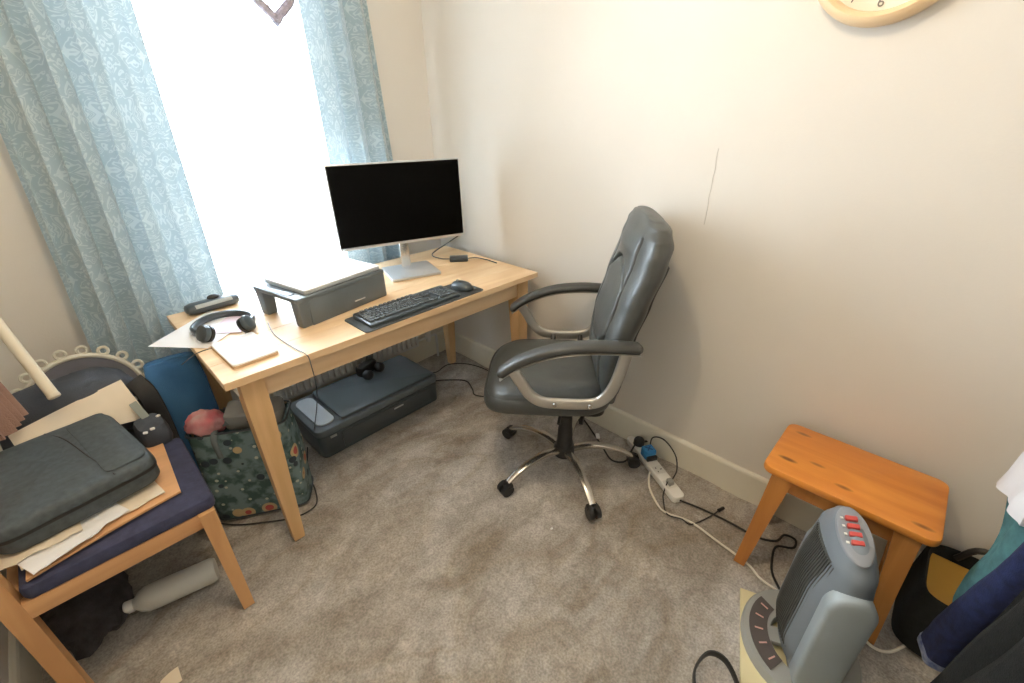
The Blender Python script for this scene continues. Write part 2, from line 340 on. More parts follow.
def ell(a, b, n=12, p=2.0):
    out = []
    for k in range(n):
        t = 2*PI*k/n; c, s_ = math.cos(t), math.sin(t)
        out.append((a*math.copysign(abs(c)**(2/p), c), b*math.copysign(abs(s_)**(2/p), s_)))
    return out

# ------------------------------------------------------------------ the room
XL, YB, ZC = -2.08, -3.05, 2.42
b = B()
def fl(u, v):
    x = XL-0.02+u*(0.04-XL); y = YB-0.02+v*(0.04-YB)
    a_, c_ = x*0.88-y*0.47, x*0.47+y*0.88
    h = 0.007*nz(a_*4, c_*6, 1.3)+0.0045*nz(a_*10+2*nz(x*3, y*3), c_*15, 4.1)+0.0022*nz(x*40, y*40, 2.2)
    return (x, y, h-0.006)
b.grid(fl, 230, 330); struct('floor', b, M_carpet, smooth=True)
struct('ceiling', B().box(((XL)/2, YB/2, ZC+0.05), (-XL+0.4, -YB+0.6, 0.1)), M_ceil)
struct('wall_right', B().box((0.06, YB/2, ZC/2), (0.12, -YB+0.4, ZC+0.1)), M_wall)
struct('wall_left', B().box((XL-0.06, YB/2, ZC/2), (0.12, -YB+0.4, ZC+0.1)), M_wall)
struct('wall_front', B().box((XL/2, YB-0.06, ZC/2), (-XL+0.24, 0.12, ZC+0.1)), M_wall)
b = B(); TH = 0.22
b.box((XL/2, TH/2, WZ0/2-0.02), (-XL+0.24, TH, WZ0+0.04)); b.box((XL/2, TH/2, (WZ1+ZC+0.05)/2), (-XL+0.24, TH, ZC+0.05-WZ1))
b.box(((XL-0.12+WX0)/2, TH/2, (WZ0+WZ1)/2), (WX0-XL+0.12, TH, WZ1-WZ0)); b.box(((WX1+0.12)/2, TH/2, (WZ0+WZ1)/2), (0.12-WX1, TH, WZ1-WZ0))
struct('wall_back', b, M_wall)
BH = 0.132
def bprof(x0, y0, x1, y1, nx, ny):
    bb = B(); pr = [(0, -0.02), (0.016, -0.02), (0.016, BH-0.012), (0.013, BH-0.004), (0.006, BH), (0, BH)]
    bb.loft([[(x0+nx*a, y0+ny*a, z) for a, z in pr], [(x1+nx*a, y1+ny*a, z) for a, z in pr]]); return bb
struct('baseboard_right', bprof(0, 0, 0, YB, -1, 0), M_trim)
struct('baseboard_back', bprof(XL, 0, 0, 0, 0, -1), M_trim)
struct('baseboard_left', bprof(XL, 0, XL, YB, 1, 0), M_trim)
struct('baseboard_front', bprof(XL, YB, 0, YB, 0, 1), M_trim)
# hairline seam in the right wall's lining paper
b = B(); b.tube([(-0.0004, -1.559+0.004*nz(k*0.7), 1.30-0.031*k) for k in range(9)], 0.0011, 5, 1)
struct('trim_1', b, mat('seam_line_paper', (0.62, 0.58, 0.52), 0.9, var=0.1))
# window
fr = B(); cx, cz = (WX0+WX1)/2, (WZ0+WZ1)/2; fy = 0.12
for (c, d) in (((WX0+0.03, fy, cz), (0.06, 0.06, WZ1-WZ0)), ((WX1-0.03, fy, cz), (0.06, 0.06, WZ1-WZ0)), ((cx, fy, WZ0+0.03), (WX1-WX0, 0.06, 0.06)), ((cx, fy, WZ1-0.03), (WX1-WX0, 0.06, 0.06))):
    fr.box(c, d, 0.006)
win = struct('window_1', fr, M_upvc)
obj('pane', B().box((cx, fy, cz), (WX1-WX0-0.11, 0.006, WZ1-WZ0-0.11)), M_glass, win)
obj('window_sill', B().box((cx, 0.05, WZ0+0.012), (WX1-WX0, 0.10, 0.024), 0.006), M_upvc, win)

# ------------------------------------------------------------------ radiator under the window
rad = thing('radiator', 'white ribbed panel radiator on the wall behind the desk', 'radiator', (-0.70, -0.055, 0.12))
obj('panel', B().box((0, 0.012, 0.22), (0.86, 0.02, 0.44), 0.006), M_ring, rad)
rb = None
for k in range(26):
    x = -0.41+k*0.0328
    if rb is None: rb = obj('rib', B().box((0, 0, 0), (0.018, 0.022, 0.40), 0.007), M_ring, rad); rb.location = (x, -0.004, 0.22)
    else: share(rb, 'rib', (x, -0.004, 0.22), (0, 0, 0), rad)
for x in (-0.3, 0.3): obj('bracket', B().box((x, 0.034, 0.3), (0.03, 0.034, 0.05)), M_ring, rad)
obj('pipe', B().tube([(0.42, 0.0, 0.04), (0.50, 0.0, 0.04), (0.545, 0.0, 0.04), (0.56, 0.0, 0.02), (0.56, 0, -0.12)], 0.0075, 8, 3), M_ring, rad)
obj('valve', B().cyl((0.50, 0, 0.01), (0.50, 0, 0.10), 0.016, 0.019, 14, 0.003), M_white, rad)

# ------------------------------------------------------------------ curtains
def sheet_obj(name, fn, nu, nv, m, uvs, parent=None):
    bb = B().grid(fn, nu, nv)
    me = bpy.data.meshes.new(name); me.from_pydata([tuple(v) for v in bb.v], [], bb.f); me.update()
    ul = me.uv_layers.new(name='UVMap'); W = nu+1
    for lp in me.loops:
        i = lp.vertex_index; ul.data[lp.index].uv = ((i % W)/nu*uvs[0], (i//W)/nv*uvs[1])
    me.shade_smooth(); me.materials.append(m); o = bpy.data.objects.new(name, me); C.objects.link(o)
    if parent: o.parent = parent
    return o
def curtain(label, x0t, x1t, x0b, x1b, z0, z1, yc, folds, seed, flat=0.0, flat_side=1):
    t = thing('curtain', label, 'curtain', (0, 0, 0))
    def fn(u, v):
        zt = v; x0 = x0b+(x0t-x0b)*zt; x1 = x1b+(x1t-x1b)*zt
        amp = 0.034*(1-flat*max(0, min(1, ((u if flat_side > 0 else 1-u)-0.55)/0.2)))
        ph = folds*2*PI*(u+0.035*nz(u*3, v*1.2, seed))
        x = x0+(x1-x0)*(u+0.012*math.sin(2*ph+1)*(amp/0.034))
        y = yc+amp*math.sin(ph)*(0.75+0.35*(1-v))+0.010*nz(u*4, v*2.5, seed+5)
        return (x, y, z0+(z1-z0)*v)
    sheet_obj('drape', fn, 150, 50, M_damask, ((abs(x1t-x0t))*1.7, z1-z0), t)
    def hd(u, v):
        p_ = fn(u, 0.985+0.015*v); return (p_[0], p_[1]-0.003, p_[2]+0.02)
    sheet_obj('heading_tape', hd, 80, 2, M_damask, (1, 0.03), t)
    return t
curtain('long blue damask curtain hanging at the left of the window', -1.585, -1.19, -1.685, -1.215, 0.40, 2.20, -0.088, 4.5, 1.0, 0.6, 1)
curtain('blue damask curtain hanging at the right of the window behind the monitor', -0.655, -0.36, -0.64, -0.27, 0.62, 2.20, -0.088, 3.4, 9.0, 0.8, -1)
nt_ = thing('net_curtain', 'sheer white net curtain with small motifs across the bright window', 'curtain')
sheet_obj('voile', lambda u, v: (-1.44+u*0.98, -0.022+0.012*math.sin(u*2*PI*9+0.6*nz(u*5, v, 2)), 0.60+v*1.59), 160, 30, M_net, (1.3, 1.59), nt_)
obj('heading', B().box((-0.95, -0.02, 2.195), (0.98, 0.012, 0.02), 0.003), M_whtcl, nt_)
pole = thing('curtain_pole', 'pale curtain pole above the window', 'curtain pole', (-1.0, -0.085, 2.235))
obj('rod', B().cyl((-0.88, 0, 0), (0.80, 0, 0), 0.013, n=14), M_beech, pole)
for s in (-0.88, 0.80): obj('finial', B().sphere((s, 0, 0), 0.026), M_beech, pole)
for s in (-0.8, 0.72): obj('bracket', B().box((s, 0.043, 0), (0.02, 0.086, 0.02), 0.004), M_beech, pole)
# heart ornament hanging in front of the net
hp = []
for k in range(40):
    a = 2*PI*k/40; hp.append((0.0045*16*math.sin(a)**3, 0.004*nz(k*0.9), 0.0045*(13*math.cos(a)-5*math.cos(2*a)-2*math.cos(3*a)-math.cos(4*a))))
ht = thing('hanging_heart', 'mauve fuzzy pointed ornament hanging at the top of the window', 'ornament', (-0.775, -0.15, 1.795))
obj('wreath', B().tube(hp, 0.016, 8, 2, True, None), M_mauve, ht)
obj('string', B().tube([(0, 0, 0.02), (0, 0.03, 0.2), (0, 0.055, 0.43)], 0.0015, 5, 2), M_whtcl, ht)

# ------------------------------------------------------------------ desk
DX0, DX1, DY0, DY1, DH = -1.424, -0.065, -0.84, -0.135, 0.73
desk = thing('desk', 'pale pine desk below the window with a keyboard and monitor on it', 'desk', ((DX0+DX1)/2, (DY0+DY1)/2, 0))
dw, dd = DX1-DX0, DY1-DY0
nb = 5
for k in range(nb):      # glued boards of the top
    yy = -dd/2+(k+0.5)*dd/nb
    obj('board', B().box((0, yy, DH-0.0125), (dw, dd/nb-0.0004, 0.025), 0.0012, 1), M_desk, desk)
for sx in (-1, 1):
    for sy in (-1, 1):
        lg = B(); tx, ty = sx*(dw/2-0.075), sy*(dd/2-0.06); 
        rings = []
        for z, h in ((0, 0.018), (0.02, 0.0195), (0.58, 0.034), (DH-0.025, 0.034)):
            cx_, cy_ = tx+sx*(0.034-h)*0.6, ty+sy*(0.034-h)*0.6
            rings.append([(cx_+a*h, cy_+c*h, z) for a, c in ((-1, -1), (1, -1), (1, 1), (-1, 1))])
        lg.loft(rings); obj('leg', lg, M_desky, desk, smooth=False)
for sy in (-1, 1): obj('apron', B().box((0, sy*(dd/2-0.045), DH-0.065), (dw-0.2, 0.02, 0.08), 0.002), M_desk, desk)
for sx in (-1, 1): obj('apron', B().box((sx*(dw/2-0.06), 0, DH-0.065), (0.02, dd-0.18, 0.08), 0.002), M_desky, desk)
obj('white_block', B().box((-1.372-(DX0+DX1)/2-0.004, -0.74-(DY0+DY1)/2, 0.662), (0.022, 0.05, 0.06), 0.004), M_white, desk)

# ------------------------------------------------------------------ monitor
mon = thing('monitor', 'silver flat computer monitor with a black screen on the desk', 'monitor', (-0.465, -0.345, DH), R(-17))
ZC_ = 0.315; pw, ph = 0.60, 0.362
obj('housing', B().rbox((0, 0.0, ZC_), (pw, ph, 0.022), 0.008, 0.004, rot=(R(90-2.5), 0, 0)), M_alu, mon)
obj('screen', B().box((0, -0.0125, ZC_+0.004), (pw-0.012, 0.003, ph-0.020), 0.001, 1, rot=(R(-2.5), 0, 0)), M_screen, mon)
obj('neck', B().box((0, 0.035, 0.11), (0.045, 0.022, 0.21), 0.006, rot=(R(-5), 0, 0)).box((0, 0.024, 0.215), (0.11, 0.03, 0.10), 0.008), M_chrome, mon)
obj('foot', B().rbox((0.0, -0.045, 0.007), (0.235, 0.215, 0.012), 0.012, 0.003), M_alu, mon)

# ------------------------------------------------------------------ keyboard, mouse, mat
mat_ = tag(obj('desk_mat', B().rbox((0, 0, 0.002), (0.57, 0.165, 0.004), 0.015, 0.001), mat('grey_black_rubber', (0.055, 0.065, 0.07), 0.7, var=0.1, vscale=30)), 'dark grey desk mat under the keyboard and mouse', 'desk mat')
mat_.location = (-0.69, -0.755, DH); mat_.rotation_euler = (0, 0, R(1))
kb = thing('keyboard', 'black full-size keyboard at the front of the desk', 'keyboard', (-0.735, -0.755, DH+0.004), R(1))
obj('case', B().rbox((0, 0, 0.008), (0.42, 0.135, 0.014), 0.01, 0.003, rot=(R(2), 0, 0)), M_slate2, kb)
M_key = mat('key_plastic', (0.085, 0.10, 0.11), 0.5, var=0.1, vscale=40)
keyb = {}
def key(x, y, wd):
    wd = round(wd, 4)
    if wd not in keyb:
        o = obj('key', B().box((0, 0, 0), (wd-0.003, 0.0145, 0.007), 0.0015, 1), M_key, kb); keyb[wd] = o; o.location = (x, y, 0.0185+y*0.035)
    else: share(keyb[wd], 'key', (x, y, 0.0185+y*0.035), (0, 0, 0), kb)
rows = [[1.0]*13+[2.0], [1.5]+[1.0]*12+[1.5], [1.75]+[1.0]*11+[2.25], [2.25]+[1.0]*10+[2.75], [1.25]*3+[6.25]+[1.25]*4]
U = 0.0178
for ri, row in enumerate(rows):
    x = -0.203
    for wd in row:
        key(x+wd*U/2, 0.030-ri*U, wd*U); x += wd*U
    for k in range(3):
        if ri in (0, 1, 4) or (ri == 3 and k == 1): key(0.053+0.009+k*U, 0.030-ri*U, U)
    for k in range(4): key(0.121+0.009+k*U, 0.030-ri*U, U)
for k in range(12): key(-0.203+0.009+(k+1)*U*1.06+(k//4)*0.006, 0.030+U*1.25, U)
ms = thing('mouse', 'small black computer mouse on the mat beside the keyboard', 'mouse', (-0.465, -0.755, DH+0.004), R(8))
obj('shell', B().loft([[(a*s_, c*s_+0.0, z) for a, c in ell(0.031, 0.054, 20, 2.4)] for z, s_ in ((0, 0.93), (0.006, 1.0), (0.018, 0.96), (0.027, 0.8), (0.033, 0.5), (0.035, 0.2))]), M_slate2, ms)
obj('wheel', B().cyl((-0.004, 0.025, 0.031), (0.004, 0.025, 0.031), 0.007, n=12), M_greyb, ms)

# ------------------------------------------------------------------ riser with white lid-like sheet
rs = thing('monitor_riser', 'dark grey desktop riser stand with legs at the left of the desk', 'riser', (-0.945, -0.478, DH), R(11))
obj('top_plate', B().rbox((0, 0, 0.106), (0.40, 0.28, 0.016), 0.012, 0.004), M_slate, rs)
obj('front_panel', B().box((0.02, -0.130, 0.050), (0.352, 0.016, 0.098), 0.004), M_slate, rs)
for y in (-0.112, 0.112): obj('leg', B().box((-0.172, y, 0.050), (0.048, 0.050, 0.10), 0.006, taper=0.85), M_slate, rs)
obj('side_panel', B().box((0.188, 0, 0.050), (0.016, 0.25, 0.098), 0.004), M_slate, rs)
obj('pen_tray', B().rbox((-0.178, 0.0, 0.1145), (0.034, 0.16, 0.004), 0.012, 0.001), M_slate2, rs)
obj('badge', B().box((0.06, -0.1385, 0.03), (0.05, 0.002, 0.005), 0.0008, 1), M_alu, rs)
lp = thing('laptop', 'closed white laptop lying on the dark desktop riser', 'laptop', (-0.928, -0.470, DH+0.114), R(11))
obj('base', B().rbox((0, 0, 0.006), (0.345, 0.262, 0.010), 0.012, 0.003), M_alu, lp)
obj('lid', B().rbox((0, 0, 0.0145), (0.345, 0.262, 0.007), 0.012, 0.003), M_paper, lp)
cb = tag(obj('thin_cable', B().tube([(-0.86, -0.37, 0.865), (-0.90, -0.345, 0.866), (-0.98, -0.345, 0.866), (-1.02, -0.40, 0.866), (-0.99, -0.45, 0.866), (-0.94, -0.44, 0.866)], 0.0018, 6, 6), M_greyb), 'thin grey cable loop lying on the white laptop', 'cable')

# ------------------------------------------------------------------ papers, notepad, headphones, case
pp = tag(obj('paper_sheet', B().grid(lambda u, v: (-0.105+0.21*u, -0.148+0.297*v, 0.0018), 12, 12, 0.0008), M_paper), 'loose white paper sheet overhanging the left edge of the desk', 'paper')
pp.location = (-1.345, -0.385, DH+0.001); pp.rotation_euler = (0, 0, R(-50))
pl_ = tag(obj('pink_paper', B().box((0, 0, 0.0006), (0.11, 0.15, 0.0008)), M_lilac), 'small lilac paper lying under the headphones', 'paper'); pl_.location = (-1.27, -0.42, DH+0.004); pl_.rotation_euler = (0, 0, R(-40))
npd = thing('notepad', 'white notepad with a cardboard back near the front corner of the desk', 'notepad', (-1.312, -0.665, DH), R(2))
obj('backing', B().rbox((0, 0, 0.004), (0.135, 0.215, 0.008), 0.012, 0.001), mat('kraft_board', (0.52, 0.36, 0.22), 0.8, var=0.06), npd)
obj('pages', B().rbox((0, 0.001, 0.010), (0.132, 0.211, 0.005), 0.012, 0.001), M_paper, npd)
hd = thing('headphones', 'black over-ear headphones lying on papers at the left of the desk', 'headphones', (-1.30, -0.415, DH+0.002), R(-8))
hb = spline([(-0.052, -0.085, 0.020), (-0.088, -0.045, 0.018), (-0.092, 0.01, 0.016), (-0.055, 0.07, 0.016), (0.0, 0.09, 0.016), (0.055, 0.07, 0.016), (0.092, 0.015, 0.016), (0.088, -0.045, 0.018), (0.055, -0.085, 0.020)], 4)
obj('headband', B().sweep(hb, ell(0.007, 0.013, 10, 3)), M_slate2, hd)
for sx in (-1, 1):
    e = obj('earcup', B().lathe([(0.016, 0), (0.027, 0.003), (0.030, 0.012), (0.027, 0.020), (0.018, 0.024)], 20, T((sx*0.058, -0.095, 0.026), (R(25), R(sx*58), 0))), M_slate2, hd)
    obj('cushion', B().lathe([(0.018, -0.012), (0.028, -0.010), (0.029, 0.0), (0.016, 0.002)], 20, T((sx*0.058, -0.095, 0.026), (R(25), R(sx*58), 0))), M_black, e)
obj('cord', B().tube([(0.06, -0.11, 0.008), (0.03, -0.15, 0.006), (-0.03, -0.17, 0.004), (-0.10, -0.18, 0.003), (-0.15, -0.185, -0.02)], 0.0015, 6, 5), M_slate2, hd)
cs = thing('glasses_case', 'long dark case with a strap near the curtain on the desk', 'case', (-1.275, -0.19, DH), R(5))
obj('body', B().loft([[(x, a*s_, 0.021+c*s_) for a, c in ell(0.036, 0.021, 16, 2.5)] for x, s_ in ((-0.094, 0.45), (-0.088, 0.8), (-0.07, 1), (0.07, 1), (0.088, 0.8), (0.094, 0.45))]), M_slate2, cs)
obj('strip', B().box((-0.0, -0.03, 0.034), (0.13, 0.016, 0.004), 0.001, rot=(R(48), 0, 0)), M_greyb, cs)
obj('clip', B().sphere((0.012, 0.005, 0.045), 0.022, 12, (1.1, 0.7, 0.5)), M_black, cs)
# power brick behind the monitor
pb = thing('power_brick', 'small black power adaptor with cable at the right end of the desk', 'adaptor', (-0.205, -0.42, DH), R(-40))
obj('block', B().box((0, 0, 0.013), (0.095, 0.045, 0.026), 0.006), M_slate2, pb)
obj('lead', B().tube([(0.045, 0, 0.012), (0.09, 0.02, 0.008), (0.14, -0.01, 0.005), (0.19, -0.075, 0.005)], 0.003, 6, 5), M_slate2, pb)
obj('cable', B().tube([(-0.045, 0, 0.012), (-0.10, 0.04, 0.006), (-0.14, 0.08, 0.02), (-0.05, 0.16, 0.06), (0.03, 0.2, 0.10)], 0.003, 6, 5), M_slate2, pb)

# ------------------------------------------------------------------ printer under the desk
pr_ = thing('printer', 'wide black flatbed printer on the carpet under the desk', 'printer', (-0.772, -0.295, 0), R(1))
obj('body', B().rbox((0, 0, 0.058), (0.665, 0.335, 0.115), 0.03, 0.008), M_slate2, pr_)
obj('scanner_unit', B().rbox((0.0, 0.0, 0.135), (0.68, 0.34, 0.036), 0.035, 0.008), M_slate, pr_)
obj('scanner_lid', B().rbox((0.055, 0.005, 0.160), (0.53, 0.315, 0.014), 0.02, 0.005), mat('slate_gloss_lid', (0.10, 0.125, 0.14), 0.3, var=0.06), pr_)
obj('control_panel', B().rbox((-0.270, 0.0, 0.158), (0.085, 0.27, 0.010), 0.035, 0.004), mat('pale_panel', (0.55, 0.60, 0.64), 0.35, var=0.03), pr_)
obj('front_flap', B().box((0.02, -0.169, 0.062), (0.50, 0.008, 0.085), 0.003), mat('front_flap_black', (0.07, 0.085, 0.095), 0.3, var=0.05), pr_)
obj('logo', B().box((0.075, -0.1745, 0.088), (0.055, 0.002, 0.008), 0.0008, 1), M_alu, pr_)
obj('port', B().box((-0.27, -0.1685, 0.105), (0.03, 0.006, 0.01), 0.001), M_greyb, pr_)
ob = thing('camera_gadget', 'small black gadget with glossy lenses on top of the printer', 'gadget', (-0.68, -0.20, 0.167), R(20))
obj('body', B().box((0, 0.03, 0.03), (0.12, 0.05, 0.06), 0.012), M_black, ob)
for x in (-0.055, 0.035): obj('lens', B().lathe([(0.02, 0), (0.026, 0.006), (0.026, 0.03), (0.02, 0.038), (0.008, 0.042)], 16, T((x, -0.01, 0.025), (R(80), 0, 0))), M_black, ob)
obj('grip', B().box((0.05, 0.04, 0.075), (0.03, 0.03, 0.06), 0.008, rot=(0, R(15), 0)), M_slate2, ob)

# ------------------------------------------------------------------ office chair
ch = thing('office_chair', 'black leather swivel office chair with silver arms in front of the desk', 'chair', (-0.367, -1.274, 0), R(130))
def interp(tab, z):
    for (z0, x0), (z1, x1) in zip(tab, tab[1:]):
        if z <= z1:
            t = max(0, (z-z0)/(z1-z0)); t = t*t*(3-2*t)*0.5+t*0.5; return x0+(x1-x0)*t
    return tab[-1][1]
def segd(px, py, a, c):
    ax, ay = a; bx, by = c; vx, vy = bx-ax, by-ay; t = max(0, min(1, ((px-ax)*vx+(py-ay)*vy)/(vx*vx+vy*vy))); return math.hypot(px-ax-t*vx, py-ay-t*vy)
seams = []
for s in (-1, 1):
    seams += [((s*0.140, 1.055), (s*0.150, 0.89)), ((s*0.150, 0.89), (s*0.05, 0.955)), ((s*0.05, 0.955), (0, 0.965)), 
              ((s*0.150, 0.89), (s*0.155, 0.72)), ((s*0.155, 0.72), (s*0.08, 0.665)), ((s*0.08, 0.665), (0, 0.65)), ((s*0.155, 0.72), (s*0.16, 0.50))]
fx = [(0.47, -0.115), (0.55, -0.095), (0.63, -0.09), (0.72, -0.10), (0.85, -0.135), (1.0, -0.178), (1.06, -0.194), (1.117, -0.215)]
hw = [(0.47, 0.19), (0.52, 0.215), (0.65, 0.235), (0.80, 0.245), (0.93, 0.247), (1.02, 0.243), (1.065, 0.228), (1.095, 0.190), (1.110, 0.135), (1.117, 0.07)]
tk = [(0.47, 0.06), (0.55, 0.09), (0.7, 0.108), (0.95, 0.110), (1.04, 0.106), (1.085, 0.085), (1.108, 0.055), (1.117, 0.02)]
rings = []; NR, NS = 190, 260
for i in range(NR+1):
    z = 0.47+0.647*(1-(1-i/NR)**1.35); xf, h, t = interp(fx, z), interp(hw, z), interp(tk, z); ring = []
    for k in range(NS):
        a = 2*PI*k/NS; c_, s_ = math.cos(a), math.sin(a)
        y = h*math.copysign(abs(s_)**0.55, s_); x = (t/2)*math.copysign(abs(c_)**0.75, c_)
        xx = xf-t/2+x+0.16*y*y*4*0.16
        if c_ > 0:
            d = min(segd(y, z, p_, q_) for p_, q_ in seams) if abs(y) < 0.2 else 0.1
            puff = 0.022*math.exp(-((z-1.02)/0.065)**2)*max(0, 1-(y/0.14)**2)+0.012*math.exp(-((z-0.80)/0.09)**2)*max(0, 1-(y/0.15)**2)+0.014*math.exp(-((z-0.60)/0.05)**2)*max(0, 1-(y/0.16)**2)
            xx += (puff-0.024*math.exp(-(d/0.0055)**2))*min(1, c_*2.2)
        ring.append((xx, y, z))
    rings.append(ring)
obj('backrest', B().loft(rings), M_leather, ch, angle=75)
obj('back_shell', B().loft([[(interp(fx, z)-interp(tk, z)+dx_+0.12*0.16*4*(y_*interp(hw, z))**2, y_*interp(hw, z), z) for y_, dx_ in ((-0.72, 0.02), (-0.68, -0.004), (0, -0.010), (0.68, -0.004), (0.72, 0.02))] for z in [0.475+0.02*q for q in range(26)]]), M_armpad, ch)
# seat cushion
rings = []
def seatring(sc, z, n=72):
    out = []
    for k in range(n):
        a = 2*PI*k/n; c_, s_ = math.cos(a), math.sin(a)
        x = 0.085+0.248*sc*math.copysign(abs(c_)**0.5, c_); y = 0.253*sc*math.copysign(abs(s_)**0.55, s_)
        drop = 0.03*max(0, (x-0.18)/0.15)**2
        out.append((x, y, z-drop))
    return out
for sc, z in ((0.80, 0.438), (0.92, 0.442), (0.985, 0.452), (1.0, 0.468), (0.995, 0.482), (0.972, 0.503), (0.955, 0.505), (0.945, 0.500), (0.925, 0.508), (0.86, 0.520), (0.7, 0.528), (0.45, 0.530), (0.15, 0.529)): rings.append(seatring(sc, z))
obj('seat', B().loft(rings), M_leather, ch, angle=75)
obj('seat_pan', B().rbox((0.07, 0, 0.428), (0.40, 0.40, 0.024), 0.04, 0.004), M_black, ch)
for s in (-1, 1):
    pts = [(0.25, s*0.275, 0.633), (0.235, s*0.275, 0.648), (0.19, s*0.275, 0.682), (0.12, s*0.275, 0.716), (0.04, s*0.274, 0.738), (-0.05, s*0.272, 0.747), (-0.13, s*0.268, 0.746), (-0.19, s*0.262, 0.740), (-0.21, s*0.26, 0.737)]
    P = spline(pts, 4); n = len(P)
    ap = obj('armrest', B().sweep(P, ell(0.030, 0.0155, 16, 2.8), scale=[0.55+0.45*min(1, min(i, n-1-i)/3) for i in range(n)]), M_armpad, ch)
    obj('trim_strip', B().sweep([p_+Vector((0, 0, -0.0165)) for p_ in P[2:-2]], ell(0.026, 0.004, 10, 3)), M_silver, ap)
    lp_ = spline([(0.205, s*0.275, 0.655), (0.178, s*0.275, 0.61), (0.145, s*0.272, 0.555), (0.105, s*0.270, 0.527), (0.05, s*0.268, 0.520), (-0.03, s*0.268, 0.520), (-0.085, s*0.268, 0.530), (-0.12, s*0.268, 0.565), (-0.145, s*0.267, 0.63), (-0.165, s*0.265, 0.73)], 5)
    af = obj('arm_frame', B().sweep(lp_, ell(0.0195, 0.0105, 16, 3.4), upv=(0, 1, 0)), M_silver, ch)
    for x in (-0.06, 0.06): obj('bolt', B().cyl((x, s*0.282, 0.522), (x, s*0.287, 0.522), 0.009, 0.007, 12), M_chrome, af)
    for x in (-0.06, 0.06): obj('mount', B().cyl((x, s*0.20, 0.445), (x, s*0.265, 0.520), 0.012, n=10), M_black, af)
obj('back_bracket', B().box((-0.155, 0, 0.46), (0.03, 0.09, 0.14), 0.008, rot=(0, R(-8), 0)).box((-0.06, 0, 0.409), (0.22, 0.09, 0.014), 0.005), M_black, ch)
obj('mechanism', B().box((0.02, 0, 0.394), (0.20, 0.14, 0.046), 0.01), M_black, ch)
obj('lever', B().cyl((0.02, 0.06, 0.385), (0.04, 0.20, 0.38), 0.006, n=8), M_black, ch)
obj('gas_lift', B().cyl((0, 0, 0.26), (0, 0, 0.375), 0.021, n=18), M_black, ch)
obj('column_sleeve', B().lathe([(0.034, 0.085), (0.038, 0.10), (0.036, 0.135), (0.033, 0.14), (0.031, 0.205), (0.029, 0.21), (0.027, 0.275), (0.022, 0.28)], 22), M_black, ch)
obj('hub', B().lathe([(0.030, 0.06), (0.045, 0.068), (0.047, 0.105), (0.038, 0.118)], 22), M_black, ch)
sp0 = cs0 = None
for k in range(5):
    a = R(-120+72*k-130)
    if sp0 is None:
        path = spline([(0.03, 0, 0.095), (0.10, 0, 0.113), (0.17, 0, 0.110), (0.235, 0, 0.092), (0.275, 0, 0.072), (0.298, 0, 0.058)], 4); n = len(path)
        sp0 = obj('spoke', B().sweep(path, ell(0.017, 0.0105, 12, 2.6), scale=[1.15-0.35*i/n for i in range(n)]), M_chrome, ch); sp0.rotation_euler = (0, 0, a); sp = sp0
        cs0 = obj('caster', B().cyl((0.298, 0, 0.035), (0.298, 0, 0.066), 0.008, n=10)
                  .loft([[(0.298+0.012+0.027*math.cos(q), y, 0.030+0.026*math.sin(q)) for q in [PI*2*j/18 for j in range(18)]] for y in (-0.024, -0.022, -0.007, -0.006)])
                  .loft([[(0.298+0.012+0.027*math.cos(q), y, 0.030+0.026*math.sin(q)) for q in [PI*2*j/18 for j in range(18)]] for y in (0.006, 0.007, 0.022, 0.024)])
                  .box((0.300, 0, 0.046), (0.034, 0.05, 0.022), 0.008), M_black, sp0)
    else:
        sp = share(sp0, 'spoke', (0, 0, 0), (0, 0, a), ch); share(cs0, 'caster', (0, 0, 0), (0, 0, 0), sp)

# ------------------------------------------------------------------ stool
st = thing('pine_stool', 'orange varnished pine stool with splayed legs against the right wall', 'stool', (-0.19, -2.21, 0))
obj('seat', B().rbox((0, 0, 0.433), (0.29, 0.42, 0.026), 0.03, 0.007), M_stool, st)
for sx in (-1, 1):
    for sy in (-1, 1):
        rings = []
        for z, h in ((0, 0.0165), (0.25, 0.022), (0.42, 0.0275)):
            k = (0.42-z)/0.42; x0, y0 = sx*(0.105+0.02*k), sy*(0.150+0.035*k)
            rings.append([(x0+a*h, y0+c_*h*1.05, z) for a, c_ in ((-1, -1), (1, -1), (1, 1), (-1, 1))])
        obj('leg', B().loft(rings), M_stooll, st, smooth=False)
for sx in (-1, 1): obj('apron', B().box((sx*0.112, 0, 0.392), (0.02, 0.27, 0.055), 0.002), M_stooll, st)
for sy in (-1, 1): obj('apron', B().box((0, sy*0.158, 0.392), (0.18, 0.02, 0.055), 0.002), M_stooll, st)

# ------------------------------------------------------------------ electric heater
cbd = tag(obj('cream_board', B().box((0, 0, 0.005), (0.34, 0.30, 0.010), 0.002), M_creamboard), 'cream board on the carpet under the grey heater', 'board')
cbd.location = (-0.537, -2.262, 0.0); cbd.rotation_euler = (0, 0, R(19.6))
he = thing('electric_heater', 'grey upright electric heater with red rocker switches beside the stool', 'heater', (-0.505, -2.250, 0.010), R(204))
